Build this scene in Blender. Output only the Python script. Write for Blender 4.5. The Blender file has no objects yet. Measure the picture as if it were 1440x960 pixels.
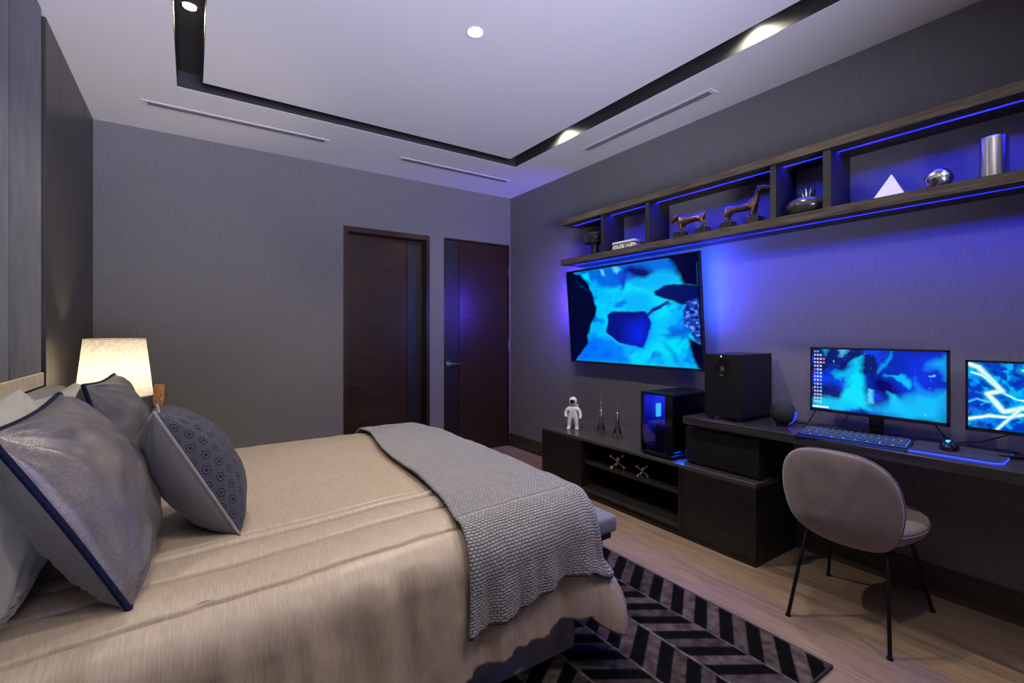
import bpy, bmesh, math, random
import numpy as np
from mathutils import Vector, Matrix, noise as mn
random.seed(7)
PI = math.pi
C = bpy.context.scene.collection
sc = bpy.context.scene

# ------------------------------------------------------------------ room measures
H = 2.75; XR = 2.943; YB = 4.38; XL = -0.573; YF = -1.7
CAM = (0.0, 0.0, 1.2536); FPX = 665.0; YAW = math.atan(450/665.0)

# ------------------------------------------------------------------ materials
def nt(m):
    m.use_nodes = True
    t = m.node_tree; t.nodes.clear()
    return t
def N(t, typ, **kw):
    n = t.nodes.new(typ)
    for k, v in kw.items(): setattr(n, k, v)
    return n
def mat(name, col, rough=.5, metal=0., spec=.5, noise=0., nscale=(10, 10, 10), bump=0., bscale=None, sheen=0., coat=0., emis=None, estr=0., trans=0., ior=1.45, detail=4., col2=None, bumpdist=.004, contrast=1.0):
    m = bpy.data.materials.new(name); t = nt(m)
    out = N(t, 'ShaderNodeOutputMaterial'); b = N(t, 'ShaderNodeBsdfPrincipled')
    t.links.new(b.outputs[0], out.inputs[0])
    I = b.inputs
    I['Base Color'].default_value = (*col, 1); I['Roughness'].default_value = rough
    I['Metallic'].default_value = metal; I['Specular IOR Level'].default_value = spec
    I['Sheen Weight'].default_value = sheen; I['Coat Weight'].default_value = coat
    I['Transmission Weight'].default_value = trans; I['IOR'].default_value = ior
    if emis: I['Emission Color'].default_value = (*emis, 1); I['Emission Strength'].default_value = estr
    if noise or bump:
        tc = N(t, 'ShaderNodeTexCoord'); mp = N(t, 'ShaderNodeMapping')
        mp.inputs['Scale'].default_value = nscale
        t.links.new(tc.outputs['Object'], mp.inputs[0])
        nz = N(t, 'ShaderNodeTexNoise'); nz.inputs['Scale'].default_value = 1.; nz.inputs['Detail'].default_value = detail
        t.links.new(mp.outputs[0], nz.inputs['Vector'])
        if noise:
            c2 = col2 or tuple(min(1, c*(1+noise)) for c in col); c1 = tuple(c*(1-noise) for c in col) if not col2 else col
            cr = N(t, 'ShaderNodeValToRGB')
            cr.color_ramp.elements[0].position = .5-.22/contrast; cr.color_ramp.elements[1].position = .5+.22/contrast
            cr.color_ramp.elements[0].color = (*c1, 1); cr.color_ramp.elements[1].color = (*c2, 1)
            t.links.new(nz.outputs[0], cr.inputs[0]); t.links.new(cr.outputs[0], I['Base Color'])
        if bump:
            src = nz
            if bscale:
                mp2 = N(t, 'ShaderNodeMapping'); mp2.inputs['Scale'].default_value = bscale
                t.links.new(tc.outputs['Object'], mp2.inputs[0])
                src = N(t, 'ShaderNodeTexNoise'); src.inputs['Scale'].default_value = 1.; src.inputs['Detail'].default_value = 3
                t.links.new(mp2.outputs[0], src.inputs['Vector'])
            bp = N(t, 'ShaderNodeBump'); bp.inputs['Strength'].default_value = bump; bp.inputs['Distance'].default_value = bumpdist
            t.links.new(src.outputs[0], bp.inputs['Height']); t.links.new(bp.outputs[0], I['Normal'])
    return m
def emat(name, col, s):
    m = bpy.data.materials.new(name); t = nt(m)
    out = N(t, 'ShaderNodeOutputMaterial'); e = N(t, 'ShaderNodeEmission')
    e.inputs[0].default_value = (*col, 1); e.inputs[1].default_value = s
    t.links.new(e.outputs[0], out.inputs[0]); return m
def screen_mat(name, s):
    m = bpy.data.materials.new(name); t = nt(m)
    out = N(t, 'ShaderNodeOutputMaterial'); e = N(t, 'ShaderNodeEmission'); a = N(t, 'ShaderNodeAttribute', attribute_name='picture')
    g = N(t, 'ShaderNodeBsdfGlossy'); g.inputs['Roughness'].default_value = .15; g.inputs['Color'].default_value = (.04, .04, .04, 1)
    ad = N(t, 'ShaderNodeAddShader')
    e.inputs[1].default_value = s
    t.links.new(a.outputs['Color'], e.inputs[0]); t.links.new(e.outputs[0], ad.inputs[0]); t.links.new(g.outputs[0], ad.inputs[1])
    t.links.new(ad.outputs[0], out.inputs[0]); return m

M = {}
M['wall'] = mat('wallpaper', (.152, .147, .147), .9, noise=.13, nscale=(300, 300, 9), bump=.3, bumpdist=.0015, spec=.2)
M['ceil'] = mat('white_paint', (.80, .80, .80), .9, spec=.2, noise=.01, nscale=(3, 3, 3))
M['channel'] = mat('matte_black', (.030, .030, .030), .7, spec=.3, noise=.1, nscale=(9, 9, 9))
M['dkwood'] = mat('dark_wood', (.010, .0075, .0065), .42, noise=.45, nscale=(4, 4, 60), bump=.15, bumpdist=.001)
M['doorwood'] = mat('door_wood', (.024, .012, .008), .30, noise=.5, nscale=(5, 5, 110), bump=.15, bumpdist=.001, spec=.5)
M['panelwood'] = mat('wall_panel_wood', (.040, .035, .032), .36, noise=.4, nscale=(60, 60, 2.5), bump=.2, bumpdist=.001)
M['shelfwood'] = mat('shelf_oak', (.058, .048, .041), .6, noise=.5, nscale=(70, 5, 70), bump=.4, bumpdist=.0015, spec=.12)
M['deskwood'] = mat('desk_wood', (.030, .026, .025), .22, noise=.4, nscale=(60, 4, 60), bump=.15, bumpdist=.001)
M['cabwood'] = mat('cabinet_wood', (.011, .0095, .009), .42, noise=.45, nscale=(30, 5, 30), bump=.1, bumpdist=.001)
M['shelfsteel'] = mat('cabinet_top', (.060, .056, .060), .24, noise=.2, nscale=(50, 4, 50), spec=.5)
M['velvet'] = mat('grey_velvet', (.064, .068, .086), .85, noise=.30, nscale=(12, 12, 5), sheen=.10, detail=6, spec=.2)
M['headb'] = mat('headboard_fabric', (.14, .135, .135), .8, noise=.12, nscale=(30, 30, 30), sheen=.2)
M['cream'] = mat('cream_trim', (.50, .43, .30), .6, noise=.15, nscale=(20, 20, 20))
M['bedbase'] = mat('bed_base_velvet', (.36, .345, .34), .8, noise=.35, nscale=(14, 14, 9), sheen=.3, detail=6)
M['benchf'] = mat('bench_fabric', (.125, .13, .15), .8, noise=.12, nscale=(60, 60, 60), sheen=.2, bump=.2, bumpdist=.001)
M['blackmetal'] = mat('black_metal', (.012, .012, .013), .32, metal=.6, noise=.1, nscale=(20, 20, 20))
M['blackplastic'] = mat('black_plastic', (.007, .007, .009), .42, spec=.3, noise=.1, nscale=(20, 20, 20))
M['blackgloss'] = mat('black_gloss', (.006, .006, .008), .08, noise=.1, nscale=(20, 20, 20))
M['chrome'] = mat('chrome', (.75, .75, .76), .14, metal=1., noise=.04, nscale=(30, 30, 30))
M['silver'] = mat('brushed_silver', (.42, .41, .40), .24, metal=1., noise=.3, nscale=(110, 110, 3), contrast=1.5)
M['engraved'] = mat('engraved_silver', (.10, .10, .10), .25, metal=1., noise=.35, nscale=(45, 45, 45), col2=(.50, .48, .46), contrast=2., bump=.8, bumpdist=.004)
M['bronze'] = mat('bronze', (.10, .055, .03), .38, metal=.75, noise=.4, nscale=(30, 30, 30), bump=.4, bumpdist=.002)
M['stone'] = mat('black_block', (.014, .013, .012), .3, noise=.5, nscale=(30, 30, 30))
M['brass'] = mat('brass', (.85, .72, .45), .38, metal=1., noise=.1, nscale=(20, 20, 20))
M['rocket'] = mat('polished_metal', (.60, .57, .57), .17, metal=1., noise=.2, nscale=(40, 40, 90))
M['fin'] = mat('dark_bronze_fin', (.20, .13, .09), .25, metal=1., noise=.2, nscale=(40, 40, 40))
M['pctray'] = mat('computer_tray', (.05, .055, .11), .4, noise=.2, nscale=(30, 30, 30))
M['whitegloss'] = mat('white_ceramic', (.72, .72, .74), .35, noise=.03, nscale=(10, 10, 10))
M['visor'] = mat('dark_visor', (.01, .008, .008), .08, noise=.1, nscale=(10, 10, 10))
M['pot'] = mat('dark_glaze', (.035, .034, .036), .2, noise=.3, nscale=(30, 30, 30), spec=.7)
M['crystal'] = mat('crystal', (.97, .98, 1.), .06, trans=.45, ior=1.5, noise=.01, nscale=(10, 10, 10))
M['boxpat'] = mat('silver_box_pattern', (.10, .10, .11), .4, noise=.5, nscale=(90, 90, 90), col2=(.6, .6, .6), detail=1, contrast=3.)
M['boxlid'] = mat('silver_box_lid', (.45, .45, .45), .4, noise=.1, nscale=(30, 30, 30))
M['darkclay'] = mat('dark_lattice', (.014, .014, .018), .45, noise=.2, nscale=(30, 30, 30))
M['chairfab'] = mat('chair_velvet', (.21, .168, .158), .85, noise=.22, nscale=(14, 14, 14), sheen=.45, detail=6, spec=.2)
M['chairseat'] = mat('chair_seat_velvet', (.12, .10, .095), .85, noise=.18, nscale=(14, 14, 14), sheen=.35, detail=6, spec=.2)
M['piping'] = mat('chair_piping', (.16, .135, .125), .6, noise=.1, nscale=(14, 14, 14))
M['sham'] = mat('sham_satin', (.34, .33, .315), .42, noise=.08, nscale=(6, 6, 6), sheen=.1)
M['navy'] = mat('navy_braid', (.007, .010, .034), .7, spec=.1, noise=.5, nscale=(120, 120, 120), bump=.5, bumpdist=.002)
M['pillow2'] = mat('satin_grey', (.105, .10, .11), .38, noise=.2, nscale=(8, 8, 8), bump=.15, bscale=(300, 300, 300), bumpdist=.001)
M['backgrey'] = mat('pillow_back', (.125, .118, .118), .7, noise=.15, nscale=(300, 300, 300), sheen=.15)
M['welt'] = mat('grey_welt', (.22, .20, .19), .6, noise=.1, nscale=(60, 60, 60))
M['maple'] = mat('guitar_neck', (.52, .22, .06), .35, noise=.25, nscale=(40, 40, 8))
M['guitarbody'] = mat('guitar_body', (.30, .13, .045), .3, noise=.3, nscale=(60, 60, 5))
M['lampbase'] = mat('lamp_ceramic', (.05, .05, .055), .3, noise=.2, nscale=(10, 10, 10))
M['slot'] = mat('vent_slot', (.015, .015, .018), .6, noise=.1, nscale=(10, 10, 10))
M['ventplate'] = mat('vent_plate', (.72, .72, .72), .6, noise=.02, nscale=(10, 10, 10))
M['mattress'] = mat('mattress_ticking', (.6, .58, .55), .8, noise=.05, nscale=(10, 10, 10))
M['cable'] = mat('cable_rubber', (.008, .008, .010), .45, noise=.1, nscale=(10, 10, 10))
M['keycap'] = mat('keycap', (.020, .024, .040), .4, noise=.1, nscale=(10, 10, 10))
M['padcloth'] = mat('mouse_pad', (.018, .022, .024), .75, noise=.2, nscale=(90, 90, 90))
BLUE = (.008, .012, 1.)
M['led'] = emat('blue_led', (.04, .07, 1.), 1.2)
M['ledpad'] = emat('pad_led', (.03, .06, 1.), 2.2)
M['ledkey'] = emat('key_led', (.06, .15, 1.), 3.2)
M['edgeglow'] = emat('edge_glow_emission', (.03, .06, 1.), .5)
M['ledcyan'] = emat('cyan_led', (.03, .35, 1.), 3.)
M['ledwhite'] = emat('white_led', (.8, .85, 1.), 3.)
M['lampglow'] = emat('downlight_glow', (1., .90, .74), 60.)
M['bulb'] = emat('bulb_glow', (1., .80, .52), 12.)

def glass_mat():
    m = bpy.data.materials.new('tinted_glass'); t = nt(m)
    out = N(t, 'ShaderNodeOutputMaterial'); tr = N(t, 'ShaderNodeBsdfTransparent'); g = N(t, 'ShaderNodeBsdfGlossy'); mx = N(t, 'ShaderNodeMixShader')
    tr.inputs[0].default_value = (.75, .78, .9, 1); g.inputs['Roughness'].default_value = .02
    fr = N(t, 'ShaderNodeFresnel'); fr.inputs[0].default_value = 1.5
    t.links.new(fr.outputs[0], mx.inputs[0]); t.links.new(tr.outputs[0], mx.inputs[1]); t.links.new(g.outputs[0], mx.inputs[2]); t.links.new(mx.outputs[0], out.inputs[0])
    return m
M['glass'] = glass_mat()

def shade_mat():
    m = bpy.data.materials.new('linen_shade'); t = nt(m)
    out = N(t, 'ShaderNodeOutputMaterial'); d = N(t, 'ShaderNodeBsdfDiffuse'); tr = N(t, 'ShaderNodeBsdfTranslucent'); mx = N(t, 'ShaderNodeMixShader')
    tc = N(t, 'ShaderNodeTexCoord'); nz = N(t, 'ShaderNodeTexNoise'); nz.inputs['Scale'].default_value = 55; nz.inputs['Detail'].default_value = 6
    t.links.new(tc.outputs['Object'], nz.inputs['Vector'])
    cr = N(t, 'ShaderNodeValToRGB'); cr.color_ramp.elements[0].color = (.20, .185, .155, 1); cr.color_ramp.elements[1].color = (.26, .245, .21, 1)
    cr.color_ramp.elements[0].position = .3; cr.color_ramp.elements[1].position = .6
    t.links.new(nz.outputs[0], cr.inputs[0]); t.links.new(cr.outputs[0], d.inputs[0]); t.links.new(cr.outputs[0], tr.inputs[0])
    mx.inputs[0].default_value = .5
    t.links.new(d.outputs[0], mx.inputs[1]); t.links.new(tr.outputs[0], mx.inputs[2]); t.links.new(mx.outputs[0], out.inputs[0])
    return m
M['shade'] = shade_mat()

def floor_mat():
    m = bpy.data.materials.new('oak_planks'); t = nt(m)
    out = N(t, 'ShaderNodeOutputMaterial'); b = N(t, 'ShaderNodeBsdfPrincipled'); t.links.new(b.outputs[0], out.inputs[0])
    tc = N(t, 'ShaderNodeTexCoord'); mp = N(t, 'ShaderNodeMapping'); mp.inputs['Rotation'].default_value = (0, 0, PI/2)
    mp.inputs['Location'].default_value = (.3, .07, 0)
    t.links.new(tc.outputs['Object'], mp.inputs[0])
    br = N(t, 'ShaderNodeTexBrick'); br.inputs['Scale'].default_value = 1.; br.inputs['Brick Width'].default_value = 1.9; br.inputs['Row Height'].default_value = .19
    br.inputs['Mortar Size'].default_value = .0012; br.inputs['Color1'].default_value = (.0, .0, .0, 1); br.inputs['Color2'].default_value = (1, 1, 1, 1); br.inputs['Mortar'].default_value = (.5, .5, .5, 1)
    br.offset = .37
    t.links.new(mp.outputs[0], br.inputs[0])
    # grain, distorted per plank
    mp2 = N(t, 'ShaderNodeMapping'); mp2.inputs['Scale'].default_value = (14, 1.1, 14)
    t.links.new(tc.outputs['Object'], mp2.inputs[0])
    ad = N(t, 'ShaderNodeVectorMath', operation='ADD'); sca = N(t, 'ShaderNodeVectorMath', operation='SCALE'); sca.inputs['Scale'].default_value = 7.3
    t.links.new(br.outputs['Color'], sca.inputs[0]); t.links.new(mp2.outputs[0], ad.inputs[0]); t.links.new(sca.outputs[0], ad.inputs[1])
    wv = N(t, 'ShaderNodeTexNoise'); wv.inputs['Scale'].default_value = 1.; wv.inputs['Detail'].default_value = 5; wv.inputs['Distortion'].default_value = 1.4
    t.links.new(ad.outputs[0], wv.inputs['Vector'])
    mt = N(t, 'ShaderNodeMath', operation='MULTIPLY'); mt.inputs[1].default_value = 17.; t.links.new(wv.outputs[0], mt.inputs[0])
    sn = N(t, 'ShaderNodeMath', operation='SINE'); t.links.new(mt.outputs[0], sn.inputs[0])
    mp3 = N(t, 'ShaderNodeMapping'); mp3.inputs['Scale'].default_value = (180, 5, 10); t.links.new(tc.outputs['Object'], mp3.inputs[0])
    fg = N(t, 'ShaderNodeTexNoise'); fg.inputs['Scale'].default_value = 1.; fg.inputs['Detail'].default_value = 3; t.links.new(mp3.outputs[0], fg.inputs['Vector'])
    a1 = N(t, 'ShaderNodeMath', operation='MULTIPLY_ADD'); a1.inputs[1].default_value = .12; a1.inputs[2].default_value = .0; t.links.new(sn.outputs[0], a1.inputs[0])
    a2 = N(t, 'ShaderNodeMath', operation='ADD'); t.links.new(a1.outputs[0], a2.inputs[0]); t.links.new(fg.outputs[0], a2.inputs[1])
    a3 = N(t, 'ShaderNodeMath', operation='MULTIPLY_ADD'); a3.inputs[1].default_value = .28; t.links.new(br.outputs['Color'], a3.inputs[0]); t.links.new(a2.outputs[0], a3.inputs[2])
    cr = N(t, 'ShaderNodeValToRGB'); cr.color_ramp.elements[0].position = .3; cr.color_ramp.elements[1].position = 1.0
    cr.color_ramp.elements[0].color = (.135, .090, .060, 1); cr.color_ramp.elements[1].color = (.30, .215, .155, 1)
    t.links.new(a3.outputs[0], cr.inputs[0])
    mm = N(t, 'ShaderNodeMixRGB'); mm.blend_type = 'MULTIPLY'; mm.inputs[2].default_value = (.45, .42, .4, 1)
    t.links.new(br.outputs['Fac'], mm.inputs[0]); t.links.new(cr.outputs[0], mm.inputs[1]); t.links.new(mm.outputs[0], b.inputs['Base Color'])
    b.inputs['Roughness'].default_value = .48; b.inputs['Specular IOR Level'].default_value = .35
    return m
M['floor'] = floor_mat()
M['baseb'] = mat('baseboard_wood', (.050, .033, .025), .5, noise=.35, nscale=(60, 4, 60))

def bedding_mat(name, c1, c2, rough, scale, sheen=0., metal=0., bump=.2, spec=.5):
    m = mat(name, c1, rough, noise=.3, nscale=scale, col2=c2, sheen=sheen, metal=metal, bump=bump, bumpdist=.0012, detail=3, contrast=1.2, spec=spec)
    return m
M['comf'] = bedding_mat('champagne_satin', (.285, .228, .175), (.39, .32, .25), .42, (520, 22, 22), spec=.6)
M['throwbind'] = mat('throw_binding', (.05, .05, .06), .8, noise=.2, nscale=(90, 90, 90))

def knit_mat():
    m = bpy.data.materials.new('waffle_knit'); t = nt(m)
    out = N(t, 'ShaderNodeOutputMaterial'); b = N(t, 'ShaderNodeBsdfPrincipled'); t.links.new(b.outputs[0], out.inputs[0])
    tc = N(t, 'ShaderNodeTexCoord'); mp = N(t, 'ShaderNodeMapping'); mp.inputs['Scale'].default_value = (1, 1, 1)
    t.links.new(tc.outputs['UV'], mp.inputs[0])
    br = N(t, 'ShaderNodeTexBrick'); br.inputs['Scale'].default_value = 1.; br.inputs['Brick Width'].default_value = .0150; br.inputs['Row Height'].default_value = .0088
    br.inputs['Mortar Size'].default_value = .0026; br.inputs['Mortar Smooth'].default_value = 1.
    br.inputs['Color1'].default_value = (.23, .225, .235, 1); br.inputs['Color2'].default_value = (.30, .29, .30, 1); br.inputs['Mortar'].default_value = (.060, .060, .068, 1)
    t.links.new(mp.outputs[0], br.inputs[0]); t.links.new(br.outputs['Color'], b.inputs['Base Color'])
    bp = N(t, 'ShaderNodeBump'); bp.inputs['Strength'].default_value = .9; bp.inputs['Distance'].default_value = .004; bp.invert = True
    t.links.new(br.outputs['Fac'], bp.inputs['Height']); t.links.new(bp.outputs[0], b.inputs['Normal'])
    b.inputs['Roughness'].default_value = .8; b.inputs['Sheen Weight'].default_value = .25
    return m
M['knit'] = knit_mat()

def weave_mat(name, ca, cb, scale=.006):
    m = bpy.data.materials.new(name); t = nt(m)
    out = N(t, 'ShaderNodeOutputMaterial'); b = N(t, 'ShaderNodeBsdfPrincipled'); t.links.new(b.outputs[0], out.inputs[0])
    tc = N(t, 'ShaderNodeTexCoord')
    br = N(t, 'ShaderNodeTexBrick'); br.inputs['Scale'].default_value = 1.; br.inputs['Brick Width'].default_value = scale; br.inputs['Row Height'].default_value = scale*.6
    br.inputs['Mortar Size'].default_value = scale*.13; br.inputs['Mortar Smooth'].default_value = .8
    br.inputs['Color1'].default_value = (*ca, 1); br.inputs['Color2'].default_value = (*cb, 1); br.inputs['Mortar'].default_value = tuple(x*.4 for x in ca)+(1,)
    t.links.new(tc.outputs['UV'], br.inputs[0])
    nz = N(t, 'ShaderNodeTexNoise'); nz.inputs['Scale'].default_value = 7; nz.inputs['Detail'].default_value = 5
    t.links.new(tc.outputs['UV'], nz.inputs['Vector'])
    mx = N(t, 'ShaderNodeMixRGB'); mx.blend_type = 'MULTIPLY'; mx.inputs[0].default_value = .6
    cr = N(t, 'ShaderNodeValToRGB'); cr.color_ramp.elements[0].position = .35; cr.color_ramp.elements[1].position = .65
    cr.color_ramp.elements[0].color = (.50, .52, .90, 1); cr.color_ramp.elements[1].color = (1.25, 1.15, 1.05, 1)  # bluish patches put blue LED sheen into the cloth colour
    t.links.new(nz.outputs[0], cr.inputs[0]); t.links.new(br.outputs['Color'], mx.inputs[1]); t.links.new(cr.outputs[0], mx.inputs[2])
    t.links.new(mx.outputs[0], b.inputs['Base Color'])
    bp = N(t, 'ShaderNodeBump'); bp.inputs['Strength'].default_value = .6; bp.inputs['Distance'].default_value = .0015; bp.invert = True
    t.links.new(br.outputs['Fac'], bp.inputs['Height']); t.links.new(bp.outputs[0], b.inputs['Normal'])
    b.inputs['Roughness'].default_value = .36; b.inputs['Metallic'].default_value = .45
    return m
M['weave'] = weave_mat('blue_sheen_weave', (.21, .196, .19), (.30, .28, .27), .0046)

def attr_mat(name, rough, sheen=0., bump=0., attr='pattern', spec=.4):
    m = bpy.data.materials.new(name); t = nt(m)
    out = N(t, 'ShaderNodeOutputMaterial'); b = N(t, 'ShaderNodeBsdfPrincipled'); t.links.new(b.outputs[0], out.inputs[0])
    a = N(t, 'ShaderNodeAttribute', attribute_name=attr)
    nz = N(t, 'ShaderNodeTexNoise'); nz.inputs['Scale'].default_value = 26; nz.inputs['Detail'].default_value = 5; tc = N(t, 'ShaderNodeTexCoord')
    t.links.new(tc.outputs['Object'], nz.inputs['Vector'])
    cr = N(t, 'ShaderNodeValToRGB'); cr.color_ramp.elements[0].position = .35; cr.color_ramp.elements[1].position = .65
    cr.color_ramp.elements[0].color = (.45, .45, .45, 1); cr.color_ramp.elements[1].color = (1.3, 1.3, 1.3, 1)
    mx = N(t, 'ShaderNodeMixRGB'); mx.blend_type = 'MULTIPLY'; mx.inputs[0].default_value = 1.
    t.links.new(nz.outputs[0], cr.inputs[0]); t.links.new(a.outputs['Color'], mx.inputs[1]); t.links.new(cr.outputs[0], mx.inputs[2]); t.links.new(mx.outputs[0], b.inputs['Base Color'])
    b.inputs['Roughness'].default_value = rough; b.inputs['Sheen Weight'].default_value = sheen; b.inputs['Specular IOR Level'].default_value = spec
    return m
M['rug'] = attr_mat('cowhide_patchwork', .85, .0, spec=.05)

def hex_mat():
    m = bpy.data.materials.new('hexagon_jacquard'); t = nt(m)
    out = N(t, 'ShaderNodeOutputMaterial'); b = N(t, 'ShaderNodeBsdfPrincipled'); t.links.new(b.outputs[0], out.inputs[0])
    tc = N(t, 'ShaderNodeTexCoord'); sp = N(t, 'ShaderNodeSeparateXYZ'); t.links.new(tc.outputs['UV'], sp.inputs[0])
    def mth(op, a, c=None, d=None):
        n = N(t, 'ShaderNodeMath', operation=op)
        for i, v in enumerate((a, c, d)):
            if v is None: continue
            if isinstance(v, (int, float)): n.inputs[i].default_value = v
            else: t.links.new(v, n.inputs[i])
        return n.outputs[0]
    s = .025; w = s*math.sqrt(3)
    X, Y = mth('ADD', sp.outputs[0], 9*w), mth('ADD', sp.outputs[1], 9*s)
    def hexd(ox, oy):
        px = mth('ABSOLUTE', mth('SUBTRACT', mth('MODULO', mth('ADD', X, ox+w/2), w), w/2))
        py = mth('ABSOLUTE', mth('SUBTRACT', mth('MODULO', mth('ADD', Y, oy+1.5*s), 3*s), 1.5*s))
        return mth('MAXIMUM', px, mth('ADD', mth('MULTIPLY', px, .5), mth('MULTIPLY', py, .8660)))
    d = mth('DIVIDE', mth('MINIMUM', hexd(0, 0), hexd(w/2, 1.5*s)), w/2)
    l1 = mth('LESS_THAN', mth('ABSOLUTE', mth('SUBTRACT', d, .90)), .045); l2 = mth('LESS_THAN', mth('ABSOLUTE', mth('SUBTRACT', d, .68)), .045); l3 = mth('LESS_THAN', mth('ABSOLUTE', mth('SUBTRACT', d, .34)), .045)
    ln = mth('MAXIMUM', mth('MAXIMUM', l1, l2), l3)
    mx = N(t, 'ShaderNodeMixRGB'); mx.inputs[1].default_value = (.010, .011, .024, 1); mx.inputs[2].default_value = (.12, .12, .145, 1)
    t.links.new(mth('MULTIPLY', ln, .8), mx.inputs[0]); t.links.new(mx.outputs[0], b.inputs['Base Color'])
    bp = N(t, 'ShaderNodeBump'); bp.inputs['Strength'].default_value = .5; bp.inputs['Distance'].default_value = .001; t.links.new(ln, bp.inputs['Height']); t.links.new(bp.outputs[0], b.inputs['Normal'])
    b.inputs['Roughness'].default_value = .55; b.inputs['Sheen Weight'].default_value = .05; b.inputs['Specular IOR Level'].default_value = .25
    return m
M['hexfab'] = hex_mat()

# ------------------------------------------------------------------ mesh helpers
def addbox(bm, x0, x1, y0, y1, z0, z1, bev=0., mi=0, seg=1):
    r = bmesh.ops.create_cube(bm, size=1)
    vs = r['verts']
    for v in vs:
        v.co = Vector((x0+(v.co.x+.5)*(x1-x0), y0+(v.co.y+.5)*(y1-y0), z0+(v.co.z+.5)*(z1-z0)))
    fs = set(f for v in vs for f in v.link_faces)
    for f in fs: f.material_index = mi
    if bev:
        es = list({e for v in vs for e in v.link_edges})
        bmesh.ops.bevel(bm, geom=es, offset=bev, segments=seg, affect='EDGES', profile=.5)
    return vs
def prism(bm, poly, axis, a, b):
    """poly: list of 2d points, extruded along axis between a and b"""
    def P(p, t):
        if axis == 'y': return Vector((p[0], t, p[1]))
        if axis == 'x': return Vector((t, p[0], p[1]))
        return Vector((p[0], p[1], t))
    A = [bm.verts.new(P(p, a)) for p in poly]; B = [bm.verts.new(P(p, b)) for p in poly]
    n = len(poly)
    bm.faces.new(A); bm.faces.new(B[::-1])
    for i in range(n): bm.faces.new((A[i], A[(i+1) % n], B[(i+1) % n], B[i]))
def tube(bm, pts, r, seg=8, caps=True, closed=False):
    pts = [Vector(p) for p in pts]; n = len(pts)
    rs = r if isinstance(r, (list, tuple)) else [r]*n
    rings = []; up = None
    for i, p in enumerate(pts):
        a = pts[(i-1) % n] if (closed or i > 0) else p
        b = pts[(i+1) % n] if (closed or i < n-1) else p
        t = (b-a).normalized()
        if up is None:
            up = Vector((0, 0, 1)) if abs(t.z) < .9 else Vector((1, 0, 0))
        u = t.cross(up)
        if u.length < 1e-5: u = t.orthogonal()
        u.normalize(); w = u.cross(t).normalized(); up = w
        rings.append([bm.verts.new(p + (u*math.cos(2*PI*k/seg)+w*math.sin(2*PI*k/seg))*rs[i]) for k in range(seg)])
    for i in range(n if closed else n-1):
        A, B = rings[i], rings[(i+1) % n]
        for k in range(seg): bm.faces.new((A[k], A[(k+1) % seg], B[(k+1) % seg], B[k]))
    if caps and not closed:
        bm.faces.new(rings[0][::-1]); bm.faces.new(rings[-1])
def lathe(bm, prof, seg=32, c=(0, 0, 0), caps=True, rib=0., nrib=0):
    rings = []
    for (r, z) in prof:
        ring = []
        for k in range(seg):
            a = 2*PI*k/seg; rr = r*(1+rib*math.cos(nrib*a)) if nrib else r
            ring.append(bm.verts.new((c[0]+rr*math.cos(a), c[1]+rr*math.sin(a), c[2]+z)))
        rings.append(ring)
    for A, B in zip(rings, rings[1:]):
        for k in range(seg): bm.faces.new((A[k], A[(k+1) % seg], B[(k+1) % seg], B[k]))
    if caps:
        bm.faces.new(rings[0][::-1]); bm.faces.new(rings[-1])
def ball(bm, c, r, seg=16, s=(1, 1, 1)):
    res = bmesh.ops.create_uvsphere(bm, u_segments=seg, v_segments=seg//2+2, radius=r)
    for v in res['verts']: v.co = Vector((v.co.x*s[0], v.co.y*s[1], v.co.z*s[2]))+Vector(c)
def BM(): return bmesh.new()
def obj(name, bm, m, parent=None, smooth=False, loc=None, mods=None, fixn=True):
    if fixn: bmesh.ops.recalc_face_normals(bm, faces=bm.faces)
    me = bpy.data.meshes.new(name); bm.to_mesh(me); bm.free()
    for x in (m if isinstance(m, (list, tuple)) else [m]): me.materials.append(x)
    o = bpy.data.objects.new(name, me); C.objects.link(o)
    if smooth:
        for p in me.polygons: p.use_smooth = True
        if smooth != 'all':
            try: me.set_sharp_from_angle(angle=math.radians(40))
            except Exception: pass
    if parent is not None: o.parent = parent
    if loc is not None: o.location = loc
    return o
def tag(o, label, cat, group=None):
    o['label'] = label; o['category'] = cat
    if group: o['group'] = group
    return o
def thing(name, label, cat, loc=(0, 0, 0), rotz=0., group=None):
    o = bpy.data.objects.new(name, None); C.objects.link(o)
    o.location = loc; o.rotation_euler = (0, 0, rotz); o.empty_display_size = .05
    return tag(o, label, cat, group)
def struct(o): o['kind'] = 'structure'; return o
def dup(root, loc, rotz=None, label=None):
    r = root.copy(); C.objects.link(r); r.location = loc
    if rotz is not None: r.rotation_euler = (0, 0, rotz)
    if label: r['label'] = label
    for ch in list(root.children):
        c = ch.copy(); C.objects.link(c); c.parent = r
        for g in ch.children:
            d = g.copy(); C.objects.link(d); d.parent = c
    return r
def bx(name, dims, m, parent=None, bev=.002, seg=1, smooth=False):
    bm = BM(); addbox(bm, *dims, bev=bev, seg=seg); return obj(name, bm, m, parent, smooth)
def mod_solid(o, th, off=-1.):
    s = o.modifiers.new('thickness', 'SOLIDIFY'); s.thickness = th; s.offset = off
def mod_sub(o, n=1):
    s = o.modifiers.new('smooth', 'SUBSURF'); s.levels = n; s.render_levels = n
def fbm(x, y, z=0., o=4):
    s = 0; a = .5
    for i in range(o):
        s += a*mn.noise(Vector((x, y, z))); x *= 2.03; y *= 2.03; z = z*2.03+1.7; a *= .5
    return s
def rngn(lo, hi, n): return [lo+(hi-lo)*i/(n-1) for i in range(n)]
def gridmesh(rows):
    bm = BM(); V = [[bm.verts.new(p) for p in r] for r in rows]
    for i in range(len(V)-1):
        for j in range(len(V[0])-1): bm.faces.new((V[i][j], V[i][j+1], V[i+1][j+1], V[i+1][j]))
    return bm, V

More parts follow.
